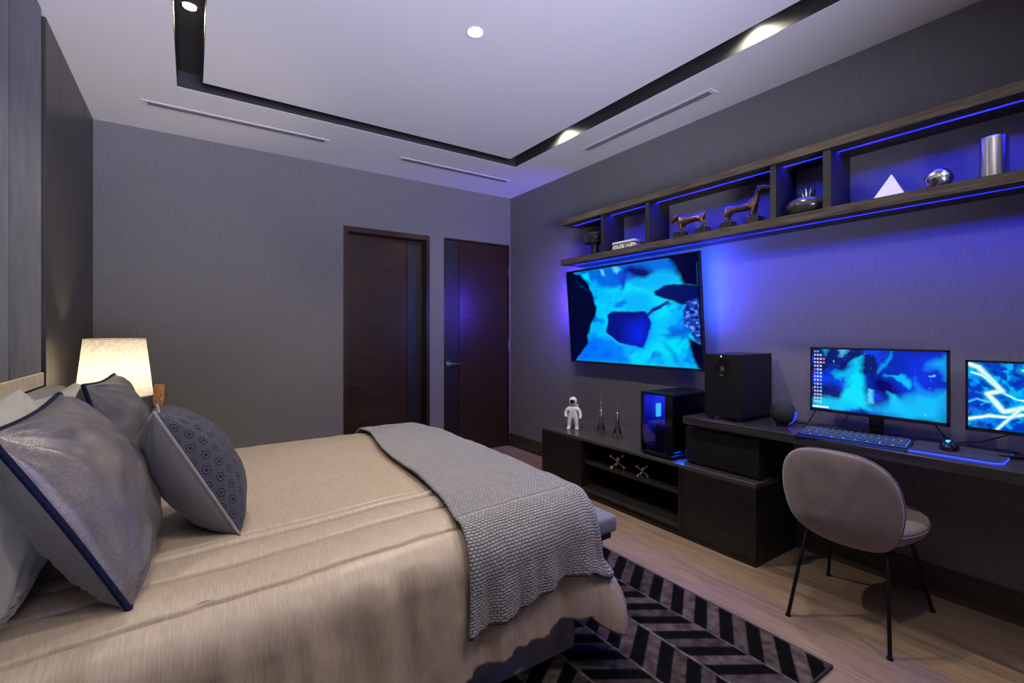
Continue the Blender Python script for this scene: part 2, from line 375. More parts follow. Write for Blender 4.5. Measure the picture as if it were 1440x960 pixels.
# ================================================================== THE ROOM
def room():
    o = struct(bx('floor', (XL-.15, XR+.1, YF-.1, YB+.15, -.06, 0), M['floor'], bev=0))
    # outer walls
    struct(bx('wall_right', (XR, XR+.1, YF-.1, YB+.15, 0, H+.13), M['wall'], bev=0))
    # back wall with two door openings
    D1 = (1.130, 1.968, 2.222); D2 = (2.127, 2.922, 2.226)
    bm = BM()
    for x0, x1, z0, z1 in [(XL-.15, D1[0], 0, H+.13), (D1[1], D2[0], 0, H+.13), (D2[1], XR+.1, 0, H+.13), (D1[0], D1[1], D1[2], H+.13), (D2[0], D2[1], D2[2], H+.13)]:
        addbox(bm, x0, x1, YB, YB+.15, z0, z1)
    bmesh.ops.remove_doubles(bm, verts=bm.verts, dist=1e-5)
    struct(obj('wall_back', bm, M['wall']))
    struct(bx('wall_left', (XL-.15, XL-.05, YF-.1, YB+.15, 0, H+.13), M['wall'], bev=0))
    # rear wall (behind the camera) with an unseen window added for fill light
    W = (-.45, 1.25, .5, 2.4)
    bm = BM()
    for x0, x1, z0, z1 in [(XL-.15, W[0], 0, H+.13), (W[1], XR+.1, 0, H+.13), (W[0], W[1], 0, W[2]), (W[0], W[1], W[3], H+.13)]:
        addbox(bm, x0, x1, YF-.1, YF, z0, z1)
    struct(obj('wall_rear', bm, M['wall']))
    bm = BM()
    for x0, x1, z0, z1 in [(W[0], W[0]+.05, W[2], W[3]), (W[1]-.05, W[1], W[2], W[3]), (.375, .425, W[2], W[3]), (W[0], W[1], W[2], W[2]+.05), (W[0], W[1], W[3]-.05, W[3])]:
        addbox(bm, x0, x1, YF-.08, YF-.02, z0, z1)
    w = struct(obj('fill_window_1', bm, M['blackmetal']))
    p = bx('glass_pane', (W[0]+.04, W[1]-.04, YF-.055, YF-.049, W[2]+.04, W[3]-.04), M['glass'], w, bev=0)
    # ceiling with the black channel ring
    oX0, oX1, oY0, oY1 = -.075, 2.420, -1.20, 3.520
    iX0, iX1, iY0, iY1 = .055, 2.268, -1.06, 3.380
    bm = BM(); T = H+.13
    addbox(bm, XL-.15, XR+.1, oY1, YB+.15, H, T); addbox(bm, XL-.15, XR+.1, YF-.1, oY0, H, T)
    addbox(bm, XL-.15, oX0, oY0, oY1, H, T); addbox(bm, oX1, XR+.1, oY0, oY1, H, T)
    addbox(bm, iX0, iX1, iY0, iY1, H, T)
    struct(obj('ceiling', bm, M['ceil']))
    bm = BM(); zr = H+.10; e = .003
    addbox(bm, oX0, iX0, oY0, oY1, zr, zr+.02); addbox(bm, iX1, oX1, oY0, oY1, zr, zr+.02)
    addbox(bm, iX0, iX1, iY1, oY1, zr, zr+.02); addbox(bm, iX0, iX1, oY0, iY0, zr, zr+.02)
    z0 = H+.002
    addbox(bm, oX0, oX0+e, oY0, oY1, z0, zr); addbox(bm, oX1-e, oX1, oY0, oY1, z0, zr)
    addbox(bm, oX0, oX1, oY1-e, oY1, z0, zr); addbox(bm, oX0, oX1, oY0, oY0+e, z0, zr)
    addbox(bm, iX0-e, iX0, iY0, iY1, z0, zr); addbox(bm, iX1, iX1+e, iY0, iY1, z0, zr)
    addbox(bm, iX0, iX1, iY1, iY1+e, z0, zr); addbox(bm, iX0, iX1, iY0-e, iY0, z0, zr)
    struct(obj('trim_1', bm, M['channel']))
    # baseboard
    struct(bx('baseboard_right', (XR-.014, XR, YF, 1.36, 0, .145), M['baseb'], bev=.002))
    struct(bx('baseboard_back', (XL, D1[0]-.0, YB-.014, YB, 0, .145), M['baseb'], bev=.002))
    b = struct(bx('baseboard_corner', (XR-.014, XR, 3.222, YB-.0, 0, .145), M['baseb'], bev=.002)); b.name = 'trim_2'
    # doors ----------------------------------------------------------
    def door(n, D, deep, handle):
        x0, x1, zt = D
        d = bpy.data.objects.new('door_%d' % n, None); C.objects.link(d); d.location = ((x0+x1)/2, YB, 0); struct(d)
        w = (x1-x0)/2; ft = .035 if deep else .012
        bm = BM()
        addbox(bm, -w, -w+ft, -.008, .15, 0, zt); addbox(bm, w-ft, w, -.008, .15, 0, zt); addbox(bm, -w+ft, w-ft, -.008, .15, zt-ft*1.3, zt)
        obj('door_frame', bm, M['doorwood'], d)
        bx('door_light_stop', (-w, w, .146, .152, 0, zt), M['doorwood'], d, bev=0)  # added panel stops world light leaking through the gap above the door
        yd = .095 if deep else .006
        # leaf: vertical stile strip and a wide panel of horizontal grain
        sp = (w-.035-.165) if deep else (-w+.012+.165)
        a0, a1 = -w+ft+.002, w-ft-.002
        if deep: panels = [(a0, sp-.002, 'door_panel'), (sp+.002, a1, 'door_stile')]
        else: panels = [(a0, sp-.002, 'door_stile'), (sp+.002, a1, 'door_panel')]
        for p0, p1, nm in panels:
            bx(nm, (p0, p1, yd, yd+.045, .005, zt-ft*1.3-.003), M['doorwood'] if nm == 'door_panel' else M['dkwood'], d, bev=.0015)
        if handle:
            bm = BM(); hx, hz = 2.182-(x0+x1)/2, .937
            addbox(bm, hx-.03, hx+.03, yd-.010, yd, hz-.027, hz+.027, bev=.003)
            tube(bm, [(hx, yd-.008, hz), (hx, yd-.045, hz)], .009, 10)
            addbox(bm, hx-.01, hx+.125, yd-.055, yd-.040, hz-.011, hz+.011, bev=.004)
            obj('door_handle', bm, M['chrome'], d, smooth=True)
            for hz in (.30, 1.12, 1.93):
                bm = BM(); tube(bm, [(w-.006, yd-.008, hz-.05), (w-.006, yd-.008, hz+.05)], .007, 8)
                obj('hinge', bm, M['chrome'], d, smooth=True)
    door(1, D1, True, False); door(2, D2, False, True)
    # dark wood wall panelling left of the lamp
    ys = [3.092, 3.366, 4.067, YB]
    for i, (a, b) in enumerate(zip(ys, ys[1:])):
        o = bx('wood_wall_panel', (XL-.05, XL, a+.003, b-.003 if b < YB else b, .0, H), M['panelwood'], bev=.002)
        tag(o, ['narrow dark wood wall panel nearest the grey velvet panels', 'wide dark wood wall panel behind the glowing table lamp', 'dark wood wall panel in the far corner by the grey wall'][i], 'wall panel', 'dark wood panels of the left wall')
    # velvet wall panels
    w = .466; y1 = 3.018; k = 0
    names = ['tall grey velvet wall panel bordering the blue light slot', 'tall grey velvet wall panel second from the blue light slot', 'grey velvet wall panel third from the blue light slot, above the headboard']
    while y1 > YF:
        y0 = max(YF, y1-w)
        bm = BM(); addbox(bm, XL-.048, XL, y0+.001, y1-.001, 0, H, bev=.012, seg=4)
        o = obj('velvet_wall_panel', bm, M['velvet'], smooth=True)
        tag(o, names[k] if k < 3 else 'grey velvet wall panel, number %s along the wall behind the camera' % ['four', 'five', 'six', 'seven', 'eight', 'nine', 'ten', 'eleven'][k-3], 'wall panel', 'grey velvet panels of the left wall')
        y1 -= w; k += 1
    o = bx('led_slot_light', (XL-.049, XL-.040, 3.030, 3.080, .02, H-.01), M['ledslot'], bev=0)
    tag(o, 'thin vertical blue light slot between velvet and dark wood panels', 'light strip')
    # linear air vents
    def vent(cx, cy, L, along, label):
        t = thing('air_vent', label, 'air vent', (cx, cy, H), 0, 'linear air vents in the ceiling')
        def b(name, a0, a1, b0, b1, z0, z1, m):
            if along == 'x': bx(name, (a0, a1, b0, b1, z0, z1), m, t, bev=0)
            else: bx(name, (b0, b1, a0, a1, z0, z1), m, t, bev=0)
        h = L/2
        b('vent_plate', -h-.03, h+.03, -.042, .042, -.003, 0, M['ventplate'])
        b('vent_slot', -h, h, -.017, -.006, -.0045, -.0025, M['slot'])
        b('vent_slot', -h, h, .006, .017, -.0045, -.0025, M['slot'])
    vent(.306, 3.875, 1.094, 'x', 'long linear ceiling vent at the left, above the blank grey wall')
    vent(2.03, 3.90, 1.072, 'x', 'linear ceiling vent above the two dark doors')
    vent(2.67, 2.30, 1.108, 'y', 'linear ceiling vent running along the desk and shelf wall')
M['ledslot'] = emat('slot_led', (.016, .004, .30), 1.0)
room()

# ------------------------------------------------------------------ lights of the room
def light(name, kind, loc, e, col=(1, 1, 1), size=.1, rot=(0, 0, 0), **kw):
    if kind == 'AREA': kw['size'] = size
    l = bpy.data.lights.new(name, kind); l.energy = e; l.color = col
    for k in sorted(kw, key=lambda q: q != 'shape'): setattr(l, k, kw[k])
    if kind in ('SPOT', 'POINT'): l.shadow_soft_size = size
    o = bpy.data.objects.new(name, l); C.objects.link(o); o.location = loc; o.rotation_euler = rot
    return o
WARM = (1., .88, .72)
def downlight(x, y, z, label, e, cone=75, group='channel', aim=(0, 0)):
    t = thing('downlight', label, 'downlight', (x, y, z), 0, 'small recessed spots in the ceiling')
    bm = BM(); lathe(bm, [(.032, -.001), (.040, -.004), (.040, .0), (.030, .0), (.022, .0)], 28, caps=False)
    obj('trim_ring', bm, M['ventplate'] if group != 'channel' else M['blackmetal'], t, smooth=True)
    bm = BM(); lathe(bm, [(.0005, -.002), (.028, -.002), (.028, .0)], 24, caps=False)
    obj('lens', bm, M['lampglow'], t)
    light('downlight_beam', 'SPOT', (x, y, z-.008), e, WARM, .022, rot=(aim[0], aim[1], 0), spot_size=math.radians(cone), spot_blend=.6)
zc = H+.099
SE = 58.
downlight(2.362, 2.83, zc, 'ceiling spot in the right channel, above the television', SE, 155, aim=(0, 0))
downlight(2.362, 1.31, zc, 'ceiling spot in the right channel, above the desk chair', SE, 155)
downlight(2.362, -.2, zc, 'ceiling spot in the right channel behind the camera', SE, 155)
downlight(-.010, 2.80, zc, 'ceiling spot in the left channel, above the pillows', SE*.8, 155)
downlight(-.010, 1.31, zc, 'ceiling spot in the left channel, above the near bedside', SE*.8, 155)
downlight(-.010, -.2, zc, 'ceiling spot in the left channel behind the camera', 8., 155)
downlight(1.166, 2.05, H, 'bright round downlight in the middle of the white ceiling', 100, 150, 'c')
downlight(1.166, .3, H, 'round downlight of the white ceiling nearest the added rear window', 60, 150, 'c')

# ------------------------------------------------------------------ wall shelf
SX = 2.700; SY1 = 3.22; SY0 = -.62
def shelf():
    t = thing('wall_shelf', 'long dark oak two-tier wall shelf with blue light strips over television and desk', 'shelf', (XR, 1.3, 1.85))
    def board(name, z0, z1):
        X = lambda x: x-XR
        zz0, zz1 = z0-1.85, z1-1.85
        prof = [(X(SX), zz0), (X(2.792), zz0), (X(2.792), zz0+.012), (X(2.812), zz0+.012), (X(2.812), zz0), (-.001, zz0), (-.001, zz1), (X(SX), zz1)]
        bm = BM(); prism(bm, prof, 'y', SY0-1.3, SY1-1.3)
        b = obj(name, bm, M['shelfwood'], t)
        s = bx('led_strip', (X(2.794), X(2.810), SY0-1.3, SY1-1.3-.05, zz0+.0105, zz0+.0119), M['led'], b, bev=0)
        light('shelf_led_light', 'AREA', (2.802, (SY0+SY1)/2, z0+.0100), LEDW, BLUE, rot=(0, 0, 0), shape='RECTANGLE', size=.012, size_y=SY1-SY0-.1)
    board('upper_board', 2.200, 2.245); board('lower_board', 1.850, 1.897)
    for y0, y1 in [(2.702, 2.733), (2.256, 2.286), (1.365, 1.397), (1.090, 1.127), (-.03, .0)]:
        bx('divider', (SX+.006-XR, -.002, y0-1.3, y1-1.3, .047, .35), M['cabwood'], t, bev=.001)
LEDW = 38.
shelf()
SZ = 1.897

# items on the shelf -------------------------------------------------
def lattice_vase():
    t = thing('lattice_vase', 'black footed lattice bowl at the left end of the wall shelf', 'vase', (2.81, 2.905, SZ))
    bm = BM(); lathe(bm, [(.046, 0), (.048, .006), (.034, .03), (.030, .07), (.034, .1), (.05, .112), (.02, .114)], 28)
    obj('foot', bm, M['darkclay'], t, smooth=True)
    bm = BM()
    lathe(bm, [(.07, .108), (.088, .112), (.088, .120), (.07, .118)], 40, caps=False)
    lathe(bm, [(.082, .176), (.094, .178), (.094, .188), (.082, .186)], 40, caps=False)
    for k in range(34):
        a = 2*PI*k/34
        tube(bm, [(r*math.cos(a), r*math.sin(a), z) for r, z in [(.086, .114), (.098, .135), (.10, .155), (.090, .183)]], .0028, 6)
    obj('cage_bowl', bm, M['darkclay'], t, smooth=True)
    bm = BM(); lathe(bm, [(.02, .113), (.06, .118), (.075, .14), (.078, .165), (.07, .165), (.06, .13), (.02, .12)], 32)
    obj('inner_bowl', bm, M['pot'], t, smooth=True)
lattice_vase()
def silver_box():
    t = thing('decorative_box', 'small silver patterned box on the wall shelf beside the lattice bowl', 'box', (2.80, 2.53, SZ))
    bx('box_body', (-.06, .06, -.11, .11, 0, .040), M['boxpat'], t, bev=.002)
    bx('box_band', (-.058, .058, -.108, .108, .040, .047), M['blackplastic'], t, bev=0)
    bx('box_lid', (-.062, .062, -.112, .112, .047, .064), M['boxlid'], t, bev=.002)
silver_box()

def skin(name, verts, edges, rad, m, parent, sub=2):
    me = bpy.data.meshes.new(name); me.from_pydata(verts, edges, [])
    o = bpy.data.objects.new(name, me); C.objects.link(o); me.materials.append(m)
    sk = o.modifiers.new('skin', 'SKIN'); sk.use_smooth_shade = True
    for i, r in enumerate(rad):
        d = me.skin_vertices[0].data[i]; d.radius = (r, r) if not isinstance(r, tuple) else r; d.use_root = (i == 0)
    mod_sub(o, sub); o.parent = parent
    return o
def dog(loc, facing, label, headup, S=1.0):
    # facing +1: head towards the door end (+y);  -1: head towards the camera end
    t = thing('dog_sculpture', label, 'sculpture', loc, 0, 'bronze dogs on black blocks')
    f = facing
    L = .085
    bm = BM(); addbox(bm, -.038, .038, f*L-.036, f*L+.036, 0, .052, bev=.003); b1 = obj('block', bm, M['stone'], t)
    bm = BM(); addbox(bm, -.038, .038, -f*L-.036, -f*L+.036, 0, .052, bev=.003); b2 = obj('block', bm, M['stone'], t)
    bz = .052
    if headup: hz, hy = .215, .135
    else: hz, hy = .165, .115
    V = [(0, 0, .118), (0, f*.045, .122), (0, f*.078, .125), (0, f*.09, .150), (0, f*.100, hz-.022), (0, f*(hy-.012), hz), (0, f*(hy+.030), hz-.010 if headup else hz-.022),
         (0, -f*.045, .124), (0, -f*.080, .130), (0, -f*.100, .148), (0, -f*.108, .175),
         (.018, f*.080, .100), (.018, f*.078, .075), (.018, f*.082, bz+.004), (-.018, f*.080, .100), (-.018, f*.072, .075), (-.018, f*.074, bz+.004),
         (.018, -f*.078, .105), (.019, -f*.092, .080), (.018, -f*.078, bz+.004), (-.018, -f*.078, .105), (-.019, -f*.098, .080), (-.018, -f*.086, bz+.004),
         (0, f*(hy+.052), hz-.016 if headup else hz-.036)]
    E = [(0, 1), (1, 2), (2, 3), (3, 4), (4, 5), (5, 6), (6, 23), (0, 7), (7, 8), (8, 9), (9, 10), (2, 11), (11, 12), (12, 13), (2, 14), (14, 15), (15, 16), (8, 17), (17, 18), (18, 19), (8, 20), (20, 21), (21, 22)]
    R = [.018, .020, .022, .015, .012, .016, .013, .017, .019, .008, .004, .012, .008, .009, .012, .008, .009, .013, .008, .009, .013, .008, .009, .009]
    skin('dog_body', V, E, [r*1.18 if i > 10 else r*1.3 for i, r in enumerate(R)], M['bronze'], t)
    for s in (-1, 1):
        bm = BM(); ball(bm, (s*.018, f*(hy-.016), hz-.004), .012, 10, (.5, 1, 1.6)); obj('ear', bm, M['bronze'], t, smooth='all')
dog((2.79, 1.962, SZ), 1, 'bronze dog with lowered head facing left, straddling two black blocks', False)
dog((2.79, 1.615, SZ), -1, 'bronze dog with raised head facing right, straddling two black blocks', True)
def pot():
    t = thing('pumpkin_pot', 'squat dark glazed pot with a spiky crown on the wall shelf', 'pot', (2.80, 1.245, SZ))
    bm = BM(); lathe(bm, [(.05, 0), (.075, .008), (.098, .035), (.100, .055), (.085, .08), (.055, .095), (.032, .098), (.026, .090), (.02, .06)], 48)
    obj('pot_body', bm, M['pot'], t, smooth=True)
    bm = BM()
    for k in range(11):
        a = 2*PI*k/11
        tube(bm, [(.026*math.cos(a), .026*math.sin(a), .092), (.032*math.cos(a), .032*math.sin(a), .115), (.042*math.cos(a), .042*math.sin(a), .140)], [.007, .008, .0025], 7)
    obj('crown', bm, M['pot'], t, smooth=True)
pot()
def pyramid():
    bm = BM(); s = .062; h = .125
    b = [bm.verts.new(p) for p in [(-s, -s, 0), (s, -s, 0), (s, s, 0), (-s, s, 0)]]; a = bm.verts.new((0, 0, h))
    bm.faces.new(b[::-1])
    for i in range(4): bm.faces.new((b[i], b[(i+1) % 4], a))
    bmesh.ops.bevel(bm, geom=list(bm.edges), offset=.0015, segments=1, affect='EDGES')
    o = obj('crystal_pyramid', bm, M['crystal'], loc=(2.80, .865, SZ+.0005)); o.rotation_euler = (0, 0, .12)
    tag(o, 'bright clear crystal pyramid on the wall shelf', 'pyramid')
pyramid()
def sphere():
    t = thing('metal_sphere', 'engraved dark silver sphere between crystal pyramid and metal cylinder', 'sphere', (2.80, .690, SZ))
    bm = BM(); ball(bm, (0, 0, .052), .050, 40); obj('ball', bm, M['engraved'], t, smooth='all')
    bm = BM()
    for k in range(3):
        rot = Matrix.Rotation(k*PI/3, 3, 'X') @ Matrix.Rotation(.5, 3, 'Y')
        tube(bm, [Vector((0, 0, .052)) + rot @ Vector((.0502*math.cos(a), .0502*math.sin(a), 0)) for a in rngn(0, 2*PI*39/40, 40)], .0012, 5, closed=True)
    obj('engraved_band', bm, M['silver'], t, smooth=True)
    bm = BM(); lathe(bm, [(.018, 0), (.022, .003), (.012, .006)], 20); obj('ring_foot', bm, M['silver'], t, smooth=True)
sphere()
def cylvase():
    bm = BM(); lathe(bm, [(.043, 0), (.045, .002), (.045, .176), (.043, .178), (.041, .174), (.041, .01)], 48)
    o = obj('cylinder_vase', bm, M['silver'], smooth=True, loc=(2.80, .512, SZ)); tag(o, 'tall brushed metal cylinder vase on the wall shelf, rightmost', 'vase')
cylvase()

# ------------------------------------------------------------------ screens
def hom(src, dst):
    A = []; b = []
    for (x, y), (u, v) in zip(src, dst):
        A.append([x, y, 1, 0, 0, 0, -u*x, -u*y]); b.append(u)
        A.append([0, 0, 0, x, y, 1, -v*x, -v*y]); b.append(v)
    h = np.linalg.solve(np.array(A, float), np.array(b, float))
    def f(x, y):
        w = h[6]*x+h[7]*y+1
        return ((h[0]*x+h[1]*y+h[2])/w, (h[3]*x+h[4]*y+h[5])/w)
    return f
rs = np.random.RandomState(5)
def vnoise(U, V, f, seed=0):
    """smooth value noise on arrays"""
    r = np.random.RandomState(seed); g = r.rand(64, 64)
    x = U*f % 63; y = V*f % 63
    xi = x.astype(int); yi = y.astype(int); xf = x-xi; yf = y-yi
    xf = xf*xf*(3-2*xf); yf = yf*yf*(3-2*yf)
    a = g[xi, yi]; b = g[(xi+1) % 64, yi]; c = g[xi, (yi+1) % 64]; d = g[(xi+1) % 64, (yi+1) % 64]
    return (a*(1-xf)+b*xf)*(1-yf)+(c*(1-xf)+d*xf)*yf
def fn(U, V, f, seed=0, o=4):
    s = 0; a = .5; t = 0
    for i in range(o): s = s+a*vnoise(U+.137*i, V+.071*i, f*2**i, seed+i); t += a; a *= .5
    return s/t
def inpoly(X, Y, P):
    r = np.zeros(X.shape, bool); n = len(P)
    for i in range(n):
        x0, y0 = P[i]; x1, y1 = P[(i+1) % n]
        c = ((y0 > Y) != (y1 > Y)) & (X < (x1-x0)*(Y-y0)/((y1-y0) or 1e-9)+x0)
        r ^= c
    return r
def sdseg(X, Y, a, b):
    dx, dy = b[0]-a[0], b[1]-a[1]; t = np.clip(((X-a[0])*dx+(Y-a[1])*dy)/(dx*dx+dy*dy), 0, 1)
    return np.hypot(X-a[0]-t*dx, Y-a[1]-t*dy)
def poly_sd(X, Y, P):
    d = np.full(X.shape, 9.)
    for i in range(len(P)): d = np.minimum(d, sdseg(X, Y, P[i], P[(i+1) % len(P)]))
    return np.where(inpoly(X, Y, P), d, -d)
def blend(img, mask, col):
    col = np.array(col, float)
    return img*(1-mask[..., None])+col*mask[..., None]
def soft(sd, w): return np.clip(sd/w+.5, 0, 1)

def tv_img(nu, nv):
    U, V = np.meshgrid(np.linspace(0, 1, nu), np.linspace(0, 1, nv))       # V down
    f = hom([(105, 210), (1000, 65), (1015, 855), (130, 800)], [(0, 0), (1, 0), (1, 1), (0, 1)])
    q = lambda P: [f(*p) for p in P]
    wU = U+.022*(fn(U, V, 9, 3)-.5)*2; wV = V+.03*(fn(U, V, 9, 8)-.5)*2
    n1 = fn(U, V, 5, 20, 5); n2 = fn(U*1.6+V, V*1.3-U*.5, 7, 31, 4)
    img = np.zeros(U.shape+(3,)); img[:] = (0., .46, .95)
    img = blend(img, np.clip((n1-.38)*3.2, 0, 1), (0., .72, 1.))
    img = blend(img, np.clip((.42-n2)*4.5, 0, .8), (0., .12, .85))
    P = lambda pts, w, c, sh=1.: blend(img, soft(poly_sd(wU, wV, q(pts)), w)*sh, c)
    img = P([(180, 195), (520, 140), (700, 110), (850, 90), (880, 190), (760, 300), (640, 300), (520, 260), (470, 290), (380, 300), (330, 300), (285, 270), (250, 290), (215, 250)], .05, (0, .06, .72), .85)
    img = P([(620, 210), (720, 190), (860, 190), (890, 280), (700, 330), (560, 270)], .06, (0, .55, 1.), .8)
    img = P([(480, 320), (470, 260), (500, 180), (560, 150), (580, 160), (520, 200), (495, 300)], .03, (0, .05, .55))
    img = P([(200, 215), (240, 210), (260, 280), (225, 250)], .02, (0, .7, 1.))
    img = P([(335, 180), (360, 190), (365, 230), (345, 225)], .02, (.1, .7, 1.)); img = P([(405, 165), (470, 180), (450, 200), (425, 195)], .02, (.1, .65, 1.))
    img = P([(500, 200), (540, 165), (640, 165), (690, 190), (640, 230), (560, 235)], .05, (0, .005, .16))
    img = P([(250, 620), (420, 650), (500, 700), (520, 810), (150, 800), (200, 700)], .08, (0, .14, .95), .85)
    img = P([(105, 200), (190, 210), (250, 300), (285, 360), (308, 440), (300, 490), (265, 560), (240, 640), (240, 680), (160, 790), (128, 805), (90, 500)], .015, (0, .002, .03))
    img = P([(160, 250), (200, 290), (235, 330), (215, 320)], .02, (0, .02, .2))
    img = P([(360, 610), (365, 480), (400, 455), (650, 455), (688, 540), (670, 625), (628, 722), (540, 708), (440, 685), (415, 655)], .012, (.0, .5, 1.))
    img = P([(370, 600), (372, 490), (405, 466), (640, 464), (676, 540), (660, 620), (620, 712), (540, 697), (450, 675), (420, 645)], .012, (0, .005, .22))
    img = P([(520, 560), (640, 520), (660, 620), (620, 700), (520, 680)], .15, (0, .02, .95), .8)
    img = P([(690, 345), (760, 300), (830, 275), (1003, 290), (1005, 385), (900, 412), (790, 392), (700, 365)], .012, (0, .005, .12))
    img = P([(640, 488), (700, 440), (790, 395), (800, 410), (700, 470), (650, 498)], .012, (0, .01, .3))
    img = P([(800, 85), (1010, 50), (1010, 300), (890, 282), (850, 190), (825, 140)], .03, (0, 0, .035))
    img = P([(740, 620), (860, 600), (900, 540), (930, 600), (870, 650), (770, 640)], .04, (0, .08, .7), .8)
    img = P([(745, 660), (790, 700), (870, 830), (820, 800)], .04, (0, .1, .7), .7)
    img = P([(880, 470), (900, 400), (960, 370), (1010, 375), (1020, 640), (1000, 690), (930, 620), (885, 560)], .012, (.01, .05, .45))
    sp = fn(U, V, 40, 77, 2); rr = soft(poly_sd(wU, wV, q([(880, 470), (900, 400), (960, 370), (1010, 375), (1020, 640), (1000, 690), (930, 620), (885, 560)])), .012)
    img = blend(img, rr*np.clip((sp-.58)*6, 0, 1), (.15, .35, 1.)); img = blend(img, rr*np.clip((.42-sp)*6, 0, 1), (0, 0, .06))
    img = P([(905, 640), (1030, 690), (1030, 870), (965, 845), (930, 740)], .02, (0, 0, .03))
    b = np.minimum(np.minimum(U, 1-U), np.minimum(V, 1-V)); img = blend(img, np.clip(1-(b-.006)/.006, 0, 1), (0, 0, .01))
    return img
def mon1_img(nu, nv):
    U, V = np.meshgrid(np.linspace(0, 1, nu), np.linspace(0, 1, nv)); A = 1.75
    f = hom([(118, 105), (1292, 140), (1285, 778), (125, 632)], [(0, 0), (1, 0), (1, 1), (0, 1)])
    q = lambda P: [f(*p) for p in P]
    wU = U+.05*(fn(U*A, V, 6, 13)-.5)*2; wV = V+.07*(fn(U*A, V, 6, 18)-.5)*2
    n = fn(wU*A, wV, 4, 40, 5)
    img = np.zeros(U.shape+(3,)); img[:] = (0., .01, .16)
    img = blend(img, np.clip((n-.42)*4, 0, 1), (0, .05, .85))
    P = lambda pts, w, c, sh=1.: blend(img, soft(poly_sd(wU, wV, q(pts)), w)*sh, c)
    img = P([(880, 160), (1290, 140), (1290, 500), (1180, 560), (1000, 540), (860, 420), (840, 260)], .2, (0, .03, .85), .85)
    img = P([(420, 300), (560, 190), (520, 320), (580, 450), (620, 640), (330, 640), (370, 540), (440, 420)], .06, (0, .74, 1.))
    img = P([(290, 330), (440, 270), (560, 200), (500, 290), (440, 360), (330, 380)], .06, (0, .5, 1.), .9)
    img = P([(350, 110), (410, 115), (380, 190)], .05, (.1, .6, 1.)); img = P([(190, 110), (240, 115), (225, 180)], .05, (0, .5, 1.), .7)
    img = P([(600, 370), (720, 330), (860, 480), (760, 520), (640, 480)], .1, (0, 0, .14))
    img = P([(700, 330), (790, 220), (810, 120), (820, 220), (740, 320)], .03, (0, .35, .95))
    img = P([(760, 360), (860, 350), (950, 400), (940, 460), (880, 420)], .03, (0, .55, .95)); img = P([(760, 480), (820, 500), (920, 600), (980, 690), (820, 640)], .04, (0, .6, 1.))
    img = P([(130, 560), (300, 540), (460, 560), (620, 650), (125, 640)], .08, (0, .6, 1.), .9)
    img = P([(620, 650), (900, 560), (1050, 520), (1290, 500), (1290, 780), (900, 740)], .15, (0, .55, 1.), .9)
    img = P([(1000, 380), (1100, 450), (1150, 520), (1020, 520)], .08, (0, .25, .95)); img = P([(1130, 280), (1290, 180), (1290, 400), (1240, 300)], .08, (0, .5, 1.), .8)
    img = blend(img, np.clip((fn(wU*A, wV, 22, 61, 2)-.84)*9, 0, .7), (.2, .8, 1.))
    img = P([(630, 460), (660, 480), (650, 600), (620, 590)], .03, (.1, .8, 1.))
    # desktop icons and task bar
    r = random.Random(3)
    for c in range(4):
        for k in range(15):
            if c == 3 and k not in (2, 3): continue
            if c == 2 and k == 0: continue
            u0 = .018+c*.026; v0 = .035+k*.060
            m = ((np.abs(U-u0-.007) < .0082) & (np.abs(V-v0-.014) < .0150)).astype(float)
            col = (.75, .8, .9) if c < 3 else (1., .25, .12)
            if r.random() < .25: col = (.25, .55, .9)
            if c == 0 and k in (5, 6): col = (.8, .15, .1)
            img = blend(img, m*.85, col)
            m = ((np.abs(U-u0-.007) < .0045) & (np.abs(V-v0-.017) < .006)).astype(float)
            img = blend(img, m*.5, (.1, .2, .5))
    m = ((U > .006) & (U < .145) & (V > .958) & (V < .985)).astype(float); img = blend(img, m, (.8, .95, 1.))
    return img
def mon2_img(nu, nv):
    U, V = np.meshgrid(np.linspace(0, 1, nu), np.linspace(0, 1, nv)); A = 1.75
    n = fn(U*A, V, 5, 55, 5); n2 = fn(U*A+.15*n, V+.2*n, 9, 90, 4)
    img = np.zeros(U.shape+(3,)); img[:] = (0, .04, .55)
    img = blend(img, np.clip((n-.42)*5, 0, 1), (0, .25, .95)); img = blend(img, np.clip((n2-.56)*7, 0, .8), (0, .55, .95)); img = blend(img, np.clip((.40-n2)*7, 0, .9), (0, .02, .3))
    def bolt(pts, w, col, glow=.09):
        d = np.full(U.shape, 9.)
        for a, b in zip(pts, pts[1:]): d = np.minimum(d, sdseg(U*A, V, (a[0]*A, a[1]), (b[0]*A, b[1])))
        d = d+.012*(fn(U*A, V, 30, 5, 2)-.5)
        return blend(blend(img, np.clip(1-d/glow, 0, 1)**1.5*.85, (.0, .75, 1.)), np.clip(1.4-d/w, 0, 1), col)
    Y = (.95, 1., .72); Wt = (.8, 1., 1.)
    img = bolt([(.0, .03), (.06, .08), (.19, .42), (.11, .47), (.20, .72), (.28, .66), (.36, .60), (.5, .85)], .030, Wt)
    img = bolt([(.02, .16), (.08, .2), (.13, .3)], .012, Wt, .05); img = bolt([(0, .88), (.12, .80), (.22, .80), (.30, .74)], .020, Y, .06)
    img = bolt([(.16, 1.), (.22, .84), (.28, .68)], .016, Wt, .05); img = bolt([(.2, .45), (.27, .53), (.36, .55)], .008, Wt, .04)
    img = bolt([(.5, .0), (.58, .25), (.52, .4), (.68, .7), (.62, 1.)], .025, Y); img = bolt([(1., .2), (.85, .4), (.9, .6), (.75, .9)], .02, Wt); img = bolt([(.3, .1), (.4, .2), (.38, .35), (.5, .4)], .012, Wt)
    img = bolt([(.0, .62), (.05, .56), (.12, .60)], .006, (.2, .6, 1), .03)
    return img
